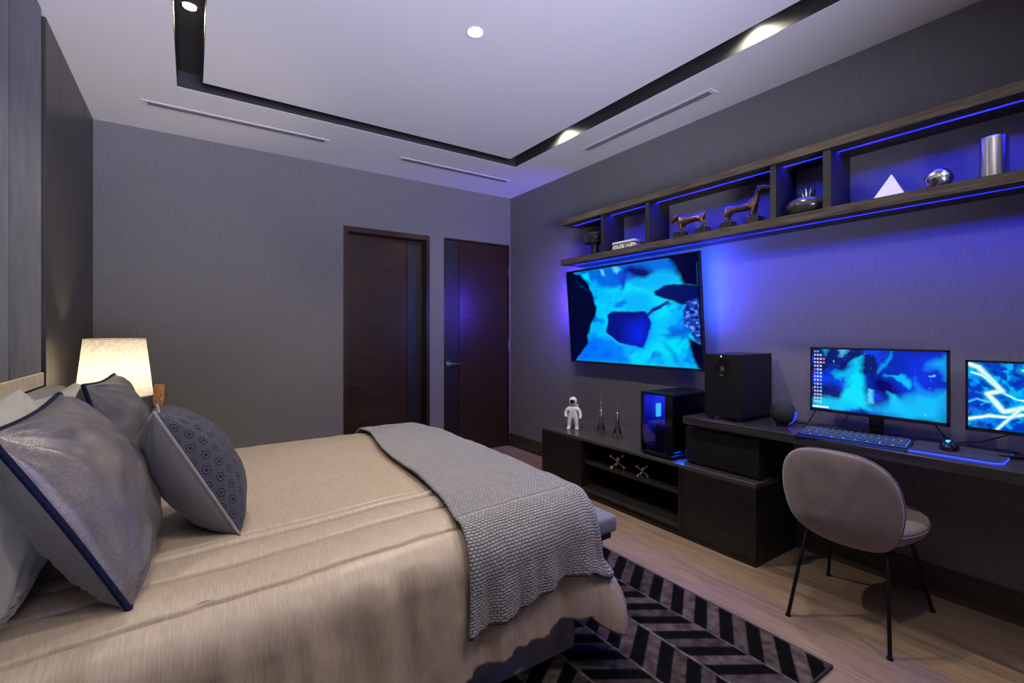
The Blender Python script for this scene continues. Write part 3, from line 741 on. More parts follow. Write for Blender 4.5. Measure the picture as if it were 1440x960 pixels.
def screen(name, w, h, nu, nv, fimg, m, parent, x=0.):
    """flat lit screen in the local yz plane facing -x; u runs towards -y"""
    img = fimg(nu, nv)
    co = np.zeros((nv, nu, 3)); U, V = np.meshgrid(np.linspace(0, 1, nu), np.linspace(0, 1, nv))
    co[..., 0] = x; co[..., 1] = (.5-U)*w; co[..., 2] = (.5-V)*h
    idx = np.arange(nu*nv).reshape(nv, nu)
    F = np.stack([idx[:-1, :-1], idx[1:, :-1], idx[1:, 1:], idx[:-1, 1:]], -1).reshape(-1, 4)
    me = bpy.data.meshes.new(name); me.from_pydata(co.reshape(-1, 3).tolist(), [], F.tolist())
    at = me.color_attributes.new('picture', 'FLOAT_COLOR', 'POINT')
    c4 = np.ones((nu*nv, 4), np.float32); c4[:, :3] = img.reshape(-1, 3); at.data.foreach_set('color', c4.ravel())
    me.materials.append(m); o = bpy.data.objects.new(name, me); C.objects.link(o); o.parent = parent
    return o

def tv():
    W, Hh = 1.325, .800
    t = thing('television', 'large wall television showing blue rocks and ice, under the wall shelf', 'television', (2.785, 2.545, 1.395))
    t.rotation_euler = (0, math.radians(-4.5), 0)
    # frame ring, back, screen
    bm = BM(); b = .008
    for y0, y1, z0, z1 in [(-W/2, -W/2+b, -Hh/2, Hh/2), (W/2-b, W/2, -Hh/2, Hh/2), (-W/2, W/2, Hh/2-b, Hh/2), (-W/2, W/2, -Hh/2, -Hh/2+.014)]:
        addbox(bm, -.004, .024, y0, y1, z0, z1)
    obj('bezel', bm, M['blackplastic'], t)
    bx('back_shell', (.004, .03, -W/2+.004, W/2-.004, -Hh/2+.004, Hh/2-.004), M['blackplastic'], t, bev=.003)
    screen('display', W-.014, Hh-.02, 330, 200, tv_img, screen_mat('tv_screen', 1.0), t, x=-.0)
    bx('wall_mount', (.03, .085, -.2, .2, -.15, .15), M['blackmetal'], t, bev=.004)
    for nm, y0, y1, z0, z1 in [('left', W/2-.05, W/2-.035, -.28, .33), ('right', -W/2+.035, -W/2+.05, -.36, .33), ('top', -W/2+.05, W/2-.05, .335, .35)]:
        bx('backlight_strip', (.030, .034, y0, y1, z0, z1), M['ledtv'], t, bev=0)
    TR = Matrix.Translation(t.location) @ Matrix.Rotation(math.radians(-4.5), 4, 'Y')
    def L(p, e, col, rot, sx, sy):
        o = light('television_backlight', 'AREA', TR @ Vector(p), e, col, rot=rot, shape='RECTANGLE', size=sx, size_y=sy); return o
    # facing the wall (+x) and outwards
    L((.038, -W/2+.03, .02), 5.5, (.0, .10, 1.), (0, -PI/2, math.radians(-30)), .76, .012)
    L((.036, -W/2+.015, .02), 9., (.05, .03, 1.), (0, -PI/2, math.radians(-62)), .76, .012)
    L((.034, W/2-.004, .06), 26., (.10, .05, 1.), (0, -PI/2, math.radians(68)), .66, .012)
    L((.038, 0, Hh/2-.03), TVW*.8, (.0, .06, 1.), (0, -PI/2-math.radians(40), 0), .012, W-.1)
M['ledtv'] = emat('television_led', (.01, .10, 1.), 6.)
TVW = 9.
tv()
def monitor(loc, w, h, zc, label, fimg, group='desk monitors'):
    t = thing('monitor', label, 'monitor', loc, 0, group)
    z0 = zc-loc[2]
    c = bpy.data.objects.new('screen_panel', None)
    bm = BM(); b = .009
    for a0, a1, c0, c1 in [(-w/2, -w/2+b, -h/2, h/2), (w/2-b, w/2, -h/2, h/2), (-w/2, w/2, h/2-b, h/2), (-w/2, w/2, -h/2, -h/2+.016)]:
        addbox(bm, -.003, .014, a0, a1, z0+c0, z0+c1)
    obj('bezel', bm, M['blackplastic'], t)
    bx('back_shell', (.003, .035, -w/2+.003, w/2-.003, z0-h/2+.003, z0+h/2-.003), M['blackplastic'], t, bev=.006)
    s = screen('display', w-.016, h-.022, 300, 170, fimg, screen_mat('monitor_screen', 1.0), t, x=.0); s.location = (0, 0, z0+.004)
    bm = BM(); addbox(bm, .035, .055, -.03, .03, .01, z0+.02, bev=.004); obj('stand_neck', bm, M['blackgloss'], t)
    bm = BM()
    for s_ in (-1, 1):
        prism(bm, [(.06, 0), (.045, s_*.03), (-.075, s_*.17), (-.085, s_*.155), (.03, 0)], 'z', 0.0, .012)
    obj('stand_foot', bm, M['blackgloss'], t)
    return t
DZ = .745
monitor((2.80, .940, DZ), .572, .343, 1.005, 'wide desk monitor with desktop icons, left of the two', mon1_img)
monitor((2.80, .318, DZ), .566, .305, .984, 'desk monitor with white lightning on blue, cut by the right photo edge', mon2_img)

# ------------------------------------------------------------------ low cabinet, drawer unit and desk
CX = 2.490; CT = .445
def cabinet():
    t = thing('media_cabinet', 'low black wood media cabinet with open middle shelves below the television', 'cabinet', (CX, 2.29, 0))
    y = lambda v: v-2.29
    D = XR-CX-.002
    bx('cabinet_top', (0, D, y(1.360), y(3.220), CT-.022, CT), M['shelfsteel'], t, bev=.0015)
    bm = BM()
    addbox(bm, .02, D, y(3.198), y(3.220), .02, CT-.022); addbox(bm, .0, D, y(2.728), y(2.750), .02, CT-.022)
    addbox(bm, .0, D, y(1.826), y(1.848), .02, CT-.022); addbox(bm, .02, D, y(1.360), y(1.382), .02, CT-.022)
    addbox(bm, D-.012, D, y(1.382), y(3.198), .02, CT-.022); addbox(bm, .0, D, y(1.360), y(3.220), .0, .022)
    obj('carcass', bm, M['cabwood'], t)
    bx('inner_shelf', (.035, D-.012, y(1.848), y(2.728), .243, .262), M['deskwood'], t, bev=.001)
    bx('bottom_shelf', (.0, D-.012, y(1.848), y(2.728), .045, .066), M['deskwood'], t, bev=.002)
    bx('plinth', (.012, .03, y(1.848), y(2.728), .022, .045), M['cabwood'], t, bev=0)
    bx('cabinet_door', (0, .019, y(2.752), y(3.219), .024, CT-.024), M['cabwood'], t, bev=.0015)
    bx('drawer_front', (0, .019, y(1.361), y(1.824), .024, CT-.024), M['cabwood'], t, bev=.0015)
cabinet()
def drawer_unit():
    t = thing('drawer_unit', 'black wood drawer box set between the low cabinet and the desk top', 'drawer unit', (2.555, 1.62, CT+.001))
    D = XR-2.555-.002
    bx('drawer_case', (.02, D, -.24, .22, .0, .250), M['cabwood'], t, bev=.001)
    bx('drawer_front', (0, .019, -.241, .22, .016, .222), M['cabwood'], t, bev=.0015)
drawer_unit()
t = thing('desk', 'long floating dark wood desk along the right wall', 'desk', (CX, .6, 0))
bx('desk_top', (0, XR-.002-CX, -1.22, 1.215, .700, DZ), M['deskwood'], t, bev=.0015)
bx('side_panel', (.11, XR-.002-CX, -1.22, -1.18, 0, .699), M['cabwood'], t, bev=.001)

# things on the cabinet ------------------------------------------------
def astronaut():
    t = thing('astronaut_figurine', 'white astronaut figurine standing on the low cabinet', 'figurine', (2.655, 3.005, CT), math.radians(215-0))
    # local: faces +x
    V = [(0, 0, .118), (0, 0, .150), (0, 0, .178), (0, 0, .196),
         (0, .026, .108), (.004, .030, .068), (.0, .032, .020), (.020, .034, .012),
         (0, -.026, .108), (.004, -.032, .068), (.0, -.036, .020), (.020, -.038, .012),
         (0, .038, .176), (.004, .060, .142), (.016, .066, .108), (.028, .060, .094),
         (0, -.038, .176), (.004, -.062, .144), (.018, -.060, .112), (.032, -.046, .104)]
    E = [(0, 1), (1, 2), (2, 3), (0, 4), (4, 5), (5, 6), (6, 7), (0, 8), (8, 9), (9, 10), (10, 11), (2, 12), (12, 13), (13, 14), (14, 15), (2, 16), (16, 17), (17, 18), (18, 19)]
    R = [.032, .032, .034, .024, .022, .019, .017, .013, .022, .019, .017, .013, .020, .015, .013, .012, .020, .015, .013, .012]
    skin('suit', V, E, R, M['whitegloss'], t)
    bm = BM(); ball(bm, (.002, 0, .236), .036, 24, (.95, .95, 1.02)); hm = obj('helmet', bm, M['whitegloss'], t, smooth='all')
    bm = BM(); ball(bm, (.018, 0, .236), .0235, 20, (.95, 1.05, .95)); obj('visor', bm, M['visor'], hm, smooth='all')
    bx('backpack', (-.056, -.026, -.032, .032, .135, .205), M['whitegloss'], t, bev=.008, seg=3, smooth=True)
    for s in (-1, 1):
        bm = BM(); addbox(bm, -.016, .034, s*.035-.014, s*.035+.014, 0, .018, bev=.005, seg=2); obj('boot', bm, M['whitegloss'], t, smooth=True)
astronaut()
def rocket(loc, label, hgt):
    t = thing('toy_rocket', label, 'rocket model', loc, .5, 'metal rockets on the low cabinet')
    k = hgt/.33
    bm = BM(); lathe(bm, [(.004, .035), (.012, .038), (.0165, .06), (.0175, .10), (.015, .15), (.0115, .19), (.011, .196), (.0095, .198), (.006, .235), (.0022, .262), (.0015, .30), (.0006, .33)], 24)
    for v in bm.verts: v.co.z *= k
    b = obj('rocket_body', bm, M['rocket'], t, smooth=True)
    bm = BM(); lathe(bm, [(.0125, .186), (.0155, .188), (.0155, .194), (.0125, .196)], 24, caps=False); obj('collar_ring', bm, M['brass'], b, smooth=True)
    for i in range(4):
        a = i*PI/2; c, s = math.cos(a), math.sin(a)
        bm = BM()
        prof = [(.014, .105), (.030, .060), (.038, .0), (.034, .0), (.027, .035), (.012, .045)]
        A = [bm.verts.new((r*c-s*.002, r*s+c*.002, z)) for r, z in prof]; B = [bm.verts.new((r*c+s*.002, r*s-c*.002, z)) for r, z in prof]
        bm.faces.new(A); bm.faces.new(B[::-1])
        for j in range(6): bm.faces.new((A[j], A[(j+1) % 6], B[(j+1) % 6], B[j]))
        obj('fin', bm, M['fin'], t)
rocket((2.70, 2.722, CT), 'slender polished metal rocket beside the astronaut', .345)
rocket((2.70, 2.548, CT), 'slender polished metal rocket between its twin and the computer', .325)
def pc():
    t = thing('gaming_computer', 'black glass-sided gaming computer tower glowing blue on the low cabinet', 'computer', (2.502, 1.902, CT))
    W, D, Hh = .248, .425, .418
    bx('foot_plate', (.01, D-.01, .01, W-.01, 0, .012), M['blackplastic'], t, bev=.002)
    bx('bottom_panel', (0, D, 0, W, .012, .030), M['blackplastic'], t, bev=.002)
    bx('top_panel', (0, D, 0, W, Hh-.014, Hh), M['blackmetal'], t, bev=.002)
    bx('rear_panel', (D-.006, D, .002, W-.002, .030, Hh-.014), M['blackplastic'], t, bev=0)
    bx('corner_pillar', (0, .018, .0, .052, .030, Hh-.014), M['blackgloss'], t, bev=.001)
    bx('side_post', (0, .010, W-.012, W, .030, Hh-.014), M['blackplastic'], t, bev=0)
    bx('front_glass', (.002, .006, .053, W-.013, .031, Hh-.015), M['glass'], t, bev=0)
    bx('side_glass', (.020, D-.008, .001, .005, .031, Hh-.015), M['glass'], t, bev=0)
    bx('motherboard_tray', (.02, D-.01, W-.010, W-.004, .031, Hh-.015), M['pctray'], t, bev=0)
    for i in range(3):
        bm = BM(); cz = .09+.115*i
        pts = [(.33+.047*math.cos(a), W-.035, cz+.047*math.sin(a)) for a in rngn(0, 2*PI*23/24, 24)]
        tube(bm, pts, .0028, 6, closed=True)
        for k in range(7):
            a = 2*PI*k/7; tube(bm, [(.33, W-.035, cz), (.33+.040*math.cos(a), W-.035, cz+.040*math.sin(a))], .004, 5)
        obj('fan', bm, M['ledpc'], t, smooth=True)
    bx('graphics_card', (.12, .37, .07, W-.02, .150, .185), M['blackplastic'], t, bev=.003)
    bx('power_shroud', (.02, D-.01, .008, W-.012, .031, .045), M['blackgloss'], t, bev=.001)
    for i in range(4): bx('memory_stick', (.14+.011*i, .145+.011*i, W-.024, W-.012, .235, .325), M['ledcyan'], t, bev=0)
    bm = BM(); addbox(bm, .20, .235, W-.075, W-.055, .250, .272, bev=.006); obj('pump_block', bm, M['ledcyan'], t)
    bx('edge_glow', (.030, .10, .006, .010, .034, .038), M['edgeglow'], t, bev=0)
    light('computer_glow', 'AREA', (2.502+.17, 1.902+.12, CT+Hh-.02), 6., (.01, .03, 1.), shape='RECTANGLE', size=.28, size_y=.18)
    light('computer_side_glow', 'AREA', (2.502+.07, 1.902-.006, CT+.05), .35, (.0, .12, 1.), rot=(math.radians(-40), 0, 0), shape='RECTANGLE', size=.07, size_y=.02)
M['ledpc'] = emat('fan_led', (.01, .05, 1.), 1.6)
pc()
def jack(loc, s, label, seed):
    t = thing('brass_jack', label, 'ornament', loc, 0, 'brass jacks on the inner shelf')
    r = random.Random(seed)
    q = Matrix.Rotation(.6, 3, 'Z') @ Matrix.Rotation(math.radians(54.7), 3, Vector((1, 1, 0)).normalized())
    axes = [q @ Vector(a) for a in [(1, 0, 0), (0, 1, 0), (0, 0, 1)]]
    ends = [a*s*k for a in axes for k in (-1, 1)]
    zmin = min(e.z for e in ends); c = Vector((0, 0, -zmin+s*.21))
    bm = BM()
    for a in axes: tube(bm, [c-a*s, c+a*s], s*.06, 8)
    ball(bm, c, s*.1, 10)
    obj('rods', bm, M['brass'], t, smooth=True)
    for e in ends:
        bm = BM(); ball(bm, c+e, s*.21, 14); obj('ball_tip', bm, M['brass'], t, smooth='all')
jack((2.575, 2.430, .263), .062, 'larger brass six-ball jack on the inner shelf of the cabinet', 1)
jack((2.575, 2.200, .263), .047, 'smaller brass six-ball jack on the inner shelf of the cabinet', 2)

# things on the desk ---------------------------------------------------
def subwoofer():
    t = thing('subwoofer', 'tall black subwoofer box standing on the left end of the desk', 'speaker', (2.562, 1.600, DZ))
    bx('speaker_cabinet', (0, .335, -.117, .113, .020, .386), M['blackplastic'], t, bev=.004, seg=2)
    for x in (.03, .305):
        for y in (-.09, .088):
            bm = BM(); lathe(bm, [(.018, 0), (.020, .004), (.016, .0205)], 18, c=(x, y, 0)); obj('foot', bm, M['blackgloss'], t, smooth=True)
    R = Matrix.Rotation(-PI/2, 3, 'Y')
    bm = BM(); lathe(bm, [(.046, -.001), (.048, .003), (.042, .004), (.034, -.0), (.030, -.0005)], 40)
    for v in bm.verts: v.co = R @ v.co + Vector((-.0012, .000, .318))
    obj('bass_port', bm, M['blackgloss'], t, smooth=True)
    bm = BM(); ball(bm, (-.001, .004, .372), .0035, 10); obj('indicator_light', bm, M['ledwhite'], t, smooth='all')
    bm = BM()
    for y0, y1, z0, z1 in [(.010, .013, .274, .286), (.004, .013, .271, .274), (-.002, .003, .272, .280), (-.009, -.004, .272, .279), (-.009, .012, .262, .2635)]: addbox(bm, -.0016, -.0002, y0, y1, z0, z1)
    obj('printed_marks', bm, M['ventplate'], t)
subwoofer()
def egg():
    t = thing('desk_speaker', 'round black desk speaker with blue glowing back, beside the subwoofer', 'speaker', (2.690, 1.318, DZ))
    bm = BM(); ball(bm, (0, 0, .070), .066, 32, (.80, 1., 1.)); obj('speaker_grille', bm, M['blackfab'], t, smooth='all')
    bm = BM(); lathe(bm, [(.030, 0), (.034, .003), (.020, .012)], 24); obj('foot', bm, M['blackplastic'], t, smooth=True)
    # light window on the back right lower side
    bm = BM(); rows = []
    for el in rngn(-62, 12, 10):
        rows.append([Vector((.0545*math.cos(math.radians(el))*math.sin(math.radians(az)), -.0675*math.cos(math.radians(el))*math.cos(math.radians(az)), .070+.0675*math.sin(math.radians(el)))) for az in rngn(-8, 60, 12)])
    bm, V = gridmesh(rows); o = obj('light_window', bm, M['ledegg'], t, smooth='all'); mod_solid(o, .003)
    light('desk_speaker_glow', 'POINT', (2.700, 1.230, DZ+.045), .12, (.02, .05, 1.), .02)
M['blackfab'] = mat('black_speaker_cloth', (.012, .012, .013), .8, noise=.3, nscale=(200, 200, 200))
M['ledegg'] = emat('speaker_led', (.02, .06, 1.), 1.6)
egg()
def keyboard():
    a = math.radians(-1.5)
    t = thing('keyboard', 'long black backlit keyboard with glowing blue keys', 'keyboard', (2.600, .955, DZ), 0)
    t.rotation_euler = (0, 0, math.radians(7.5))
    Wk, Dk = .43, .135
    bm = BM(); prism(bm, [(-Dk/2-.03, 0), (-Dk/2-.03, .004), (-Dk/2, .010), (Dk/2, .024), (Dk/2, 0)], 'y', -Wk/2, Wk/2); obj('case', bm, M['blackplastic'], t)
    bx('edge_glow', (-Dk/2-.0315, -Dk/2-.0295, -Wk/2+.01, Wk/2-.01, .0015, .004), M['edgeglow'], t, bev=0)  # glow stands in for the dim blue reflection on the front edge
    bm = BM(); addbox(bm, -Dk/2+.012, Dk/2-.006, -Wk/2+.010, Wk/2-.010, -.0006, .0003); sl = math.atan2(.014, Dk)
    for v in bm.verts: v.co = Matrix.Rotation(-sl, 3, 'Y') @ v.co + Vector((0, 0, .0178))
    obj('backlight_plate', bm, M['ledkey'], t)
    rows = [16, 15, 15, 14, 13, 9]
    keyme = None; ns = 0
    for r, n in enumerate(rows):
        xr = Dk/2-.016-r*.0207; pitch = (Wk-.016)/n
        for k in range(n):
            y = Wk/2-.008-pitch*(k+.5)
            bm = BM(); addbox(bm, -.0080, .0080, -pitch/2+.0021, pitch/2-.0021, 0, .007, bev=.0015)
            if n not in KM:
                o = obj('keycap', bm, M['keycap'], t); KM[n] = o
            else:
                bm.free(); o = KM[n].copy(); C.objects.link(o); o.parent = t
            o.location = (xr, y, .0178+xr*math.tan(sl)+.001); o.rotation_euler = (0, -sl, 0)
KM = {}
keyboard()
def mousepad():
    t = thing('mouse_pad', 'dark mouse pad with a glowing blue rim at the right end of the desk', 'mouse pad', (2.69, .61, DZ))
    pts = [(-.125, .155), (-.113, -.135), (-.085, -.160), (.125, -.150), (.13, .155)]
    bm = BM(); prism(bm, pts, 'z', .0055, .0085); obj('pad_surface', bm, M['padcloth'], t)
    bm = BM(); prism(bm, [(x*1.015, y*1.01) for x, y in pts], 'z', 0, .0052); obj('glowing_rim', bm, M['ledpad'], t)
mousepad()
def mouse():
    t = thing('computer_mouse', 'black computer mouse with blue mark on the glowing pad', 'mouse', (2.705, .632, DZ+.0087), math.radians(10))
    V = []
    bm = BM(); res = bmesh.ops.create_uvsphere(bm, u_segments=28, v_segments=18, radius=1)
    for v in res['verts']:
        x, y, z = v.co; z = max(z, -.05)
        v.co = Vector((x*.060, y*(.033-.004*x), z*.038*(1-.18*x)+.002))
    obj('shell', bm, M['blackgloss'], t, smooth='all')
    bm = BM(); tube(bm, [(.030, 0, .030), (.038, 0, .027)], .004, 8); obj('scroll_wheel', bm, M['blackplastic'], t, smooth=True)
    bm = BM(); A = [bm.verts.new(p) for p in [(-.020, .010, .0405), (-.022, -.006, .0410), (-.040, .0, .0335), (-.034, .009, .036)]]; bm.faces.new(A)
    o = obj('glowing_mark', bm, M['ledcyan'], t); mod_solid(o, .001, 0)
mouse()
def cable(pts, r, label, name='cable'):
    # Catmull-Rom through the points
    P = [Vector(p) for p in pts]; P = [P[0]]+P+[P[-1]]; out = []
    for i in range(1, len(P)-2):
        for k in range(8):
            s = k/8; a, b, c, d = P[i-1], P[i], P[i+1], P[i+2]
            out.append(.5*((2*b)+(c-a)*s+(2*a-5*b+4*c-d)*s*s+(3*b-3*c+d-a)*s**3))
    out.append(P[-2]); bm = BM(); tube(bm, out, r, 7)
    tag(obj(name, bm, M['cable'], smooth=True), label, 'cable')
z = DZ+.004
cable([(2.84, 1.20, .86), (2.86, 1.24, .80), (2.86, 1.27, z), (2.80, 1.30, z+.004), (2.745, 1.30, z)], .0028, 'black cable from the left monitor corner down beside the round speaker')
cable([(2.75, 1.25, z), (2.80, 1.18, z), (2.84, 1.09, z), (2.81, 1.01, z+.012), (2.78, .99, z+.008), (2.70, 1.0, z+.006)], .0028, 'black cable running along behind the keyboard')
cable([(2.835, 1.06, .86), (2.86, 1.08, .80), (2.84, 1.13, z), (2.87, 1.20, z), (2.85, 1.30, z), (2.87, 1.42, z)], .0025, 'black cable drooping under the middle of the left monitor')
cable([(2.835, .73, .86), (2.86, .70, .80), (2.88, .66, z), (2.86, .55, z), (2.88, .40, z)], .0032, 'thick black cable dropping below the right corner of the left monitor')
cable([(2.765, .63, z+.010), (2.82, .62, z+.02), (2.86, .56, z+.03), (2.87, .46, .83), (2.87, .40, .82), (2.88, .33, z+.02), (2.88, .25, z)], .0032, 'black cable arching from the mouse up below the right monitor')
cable([(2.87, 1.49, z), (2.85, 1.45, z+.02), (2.87, 1.42, z), (2.83, 1.40, z+.018), (2.86, 1.37, z), (2.82, 1.38, z), (2.75, 1.35, z)], .0035, 'tangled black cable between subwoofer and round speaker')
cable([(2.90, .60, z), (2.89, .50, z), (2.86, .42, z), (2.87, .30, z), (2.89, .15, z)], .0025, 'thin black cable lying on the desk under the right monitor')

# ------------------------------------------------------------------ chair
def chair():
    t = thing('desk_chair', 'grey velvet shell chair with thin black legs, seen from behind at the desk', 'chair', (2.455, .885, 0), math.radians(3))
    # back shell
    def backpt(u, v, off):
        # u angle, v radius 0..1 ; outline egg in (y,z)
        cy, cz = math.cos(u), math.sin(u)
        ry = .216; rz = .222
        e = 2.75
        k = (abs(cy)**e+abs(cz)**e)**(-1/e)
        y = ry*cy*k*v; zz = rz*cz*k*v
        y *= 1-.13*max(0, -zz/rz)
        z = .556+zz; y -= .006
        x = -.245+.95*y*y - .25*(z-.50)
        if z < .48: x += 1.6*(.48-z)**2*3
        return Vector((x+off, y, z))
    def shell(off, th, sc, name, m, par):
        n = 56; vr = [0, .25, .5, .7, .85, .94, .985, 1.0]
        bm = BM(); rings = []
        for side in (0, 1):
            seq = vr if side == 0 else vr[::-1]
            for v in seq:
                edge = math.sqrt(max(0, 1-((v-.0)/1.0)**8))*th/2
                rr = []
                if v == 0: rings.append([bm.verts.new(backpt(0, 0, off+(-edge if side == 0 else edge)))]); continue
                if v == 1. and side == 1: continue
                for k in range(n):
                    rr.append(bm.verts.new(backpt(2*PI*k/n, v*sc, off+(-edge if side == 0 else edge))))
                rings.append(rr)
        for A, B in zip(rings, rings[1:]):
            if len(A) == 1:
                for k in range(n): bm.faces.new((A[0], B[k], B[(k+1) % n]))
            elif len(B) == 1:
                for k in range(n): bm.faces.new((A[k], B[0], A[(k+1) % n]))
            else:
                for k in range(n): bm.faces.new((A[k], B[k], B[(k+1) % n], A[(k+1) % n]))
        return obj(name, bm, m, par, smooth='all')
    b = shell(-.012, .030, 1., 'backrest_shell', M['chairfab'], t)
    shell(.016, .030, .975, 'backrest_cushion', M['chairfab'], t)
    bm = BM(); tube(bm, [backpt(2*PI*k/90, .995, .003) for k in range(90)], .0035, 6, closed=True); obj('backrest_piping', bm, M['piping'], b, smooth=True)
    # seat
    def seatpt(u, v, z):
        c, s = math.cos(u), math.sin(u); e = 2.5; k = (abs(c)**e+abs(s)**e)**(-1/e)
        x = .03+.235*c*k*v; y = .235*s*k*v*(1-.10*max(0, -c))
        return Vector((x, y, z + .03*(x/.235)*.35))
    bm = BM(); n = 48
    prof = [(0, .452), (.5, .455), (.8, .462), (.93, .463), (.99, .452), (1.0, .440)]
    prof2 = [(1.0, .436), (.99, .425), (.95, .408), (.85, .388), (.6, .368), (0, .360)]
    def lath(pr, name, m):
        bm = BM(); rings = []
        for v, z in pr: rings.append([bm.verts.new(seatpt(2*PI*k/n, max(v, .001), z)) for k in range(n)])
        for A, B in zip(rings, rings[1:]):
            for k in range(n): bm.faces.new((A[k], A[(k+1) % n], B[(k+1) % n], B[k]))
        bm.faces.new(rings[0]); bm.faces.new(rings[-1][::-1])
        return obj(name, bm, m, t, smooth='all')
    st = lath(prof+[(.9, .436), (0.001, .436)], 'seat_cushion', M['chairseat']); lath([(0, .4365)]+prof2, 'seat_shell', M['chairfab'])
    bm = BM(); tube(bm, [seatpt(2*PI*k/90, 1.0, .438) for k in range(90)], .0035, 6, closed=True); obj('seat_piping', bm, M['piping'], st, smooth=True)
    for (x, y, tx, ty) in [(-.255, .180, -.155, .145), (-.245, -.182, -.150, -.150), (.285, .210, .150, .150), (.292, -.200, .155, -.150)]:
        bm = BM(); tube(bm, [(tx*.35, ty*.75, .372), (tx*.9, ty*.98, .366), (tx, ty, .355), (x*.45+tx*.55, y*.45+ty*.55, .20), (x, y, .006)], .0075, 10)
        l = obj('leg', bm, M['blackmetal'], t, smooth=True)
        bm = BM(); lathe(bm, [(.011, 0), (.012, .003), (.009, .012)], 14, c=(x, y, 0)); obj('glide', bm, M['blackplastic'], l, smooth=True)
chair()

# ------------------------------------------------------------------ rug
def rug():
    X0, X1, Y0, Y1 = .30, 1.978, .797, 3.6
    cw = .2; dx = .005; nx = int((X1-X0)/dx)+1; ny = int((Y1-Y0)/dx)+1
    xs = np.linspace(X0, X1, nx); ys = np.linspace(Y0, Y1, ny); XX, YY = np.meshgrid(xs, ys)
    dcol = (X1-XX)/cw; ci = np.floor(dcol).astype(int); fr = dcol-ci
    # stripes climb away from the rug edge then turn: zigzag
    slope = .66
    zig = np.where(ci % 2 == 0, fr, 1-fr)*cw*slope
    s = (YY+zig-.10)/.0605
    si = np.floor(s).astype(int); dark = ((si+ci) % 2 == 0)
    img = np.zeros(XX.shape+(3,)); r = np.random.RandomState(4); tone = r.rand(64, 128)
    tn = tone[ci % 64, si % 128]
    light_c = np.stack([.040+.046*tn, .031+.036*tn, .026+.030*tn], -1)
    img[:] = np.where(dark[..., None], np.array([.0025, .0023, .0022]), light_c)
    seam = (np.minimum(fr, 1-fr)*cw < .0045); img[seam] = (.11, .10, .095)
    fs = s-si; sm2 = (np.minimum(fs, 1-fs)*.06 < .003) & ~dark; img[sm2] *= .6
    Z = .012+.0012*vnoise(XX*9, YY*9, 4, 2)
    idx = np.arange(nx*ny).reshape(ny, nx); F = np.stack([idx[:-1, :-1], idx[:-1, 1:], idx[1:, 1:], idx[1:, :-1]], -1).reshape(-1, 4)
    me = bpy.data.meshes.new('area_rug'); me.from_pydata(np.stack([XX, YY, Z], -1).reshape(-1, 3).tolist(), [], F.tolist())
    at = me.color_attributes.new('pattern', 'FLOAT_COLOR', 'POINT'); c4 = np.ones((nx*ny, 4), np.float32); c4[:, :3] = img.reshape(-1, 3); at.data.foreach_set('color', c4.ravel())
    me.materials.append(M['rug'])
    t = thing('area_rug', 'black and grey chevron patchwork hide rug under the bed end', 'rug', (0, 0, 0))
    o = bpy.data.objects.new('pile', me); C.objects.link(o); o.parent = t; mod_solid(o, .008)
    bm = BM(); addbox(bm, X0, X1, Y0-.006, Y0, .0005, .013); addbox(bm, X1, X1+.006, Y0-.006, Y1, .0005, .013); bmesh.ops.remove_doubles(bm, verts=bm.verts, dist=1e-5)
    obj('binding', bm, M['blackfab'], t)
rug()

# ------------------------------------------------------------------ bed
def bed():
    t = thing('bed', 'large bed with grey upholstered headboard and grey velvet base', 'bed', (-.5, 2.2, 0))
    X = lambda v: v+.5; Y = lambda v: v-2.2
    bx('bed_base', (X(-.46), X(1.254), Y(1.40), Y(2.98), .013, .31), M['bedbase'], t, bev=.02, seg=3, smooth=True)
    bx('mattress', (X(-.44), X(1.235), Y(1.43), Y(2.95), .312, .555), M['mattress'], t, bev=.05, seg=4, smooth=True)
    bm = BM(); addbox(bm, X(-.570), X(-.475), Y(1.30), Y(2.990), .013, 1.012, bev=.028, seg=4); h = obj('headboard', bm, M['headb'], t, smooth=True)
    bx('headboard_cap', (X(-.5715), X(-.560), Y(1.30), Y(2.988), 1.014, 1.074), M['cream'], h, bev=.002)
bed()
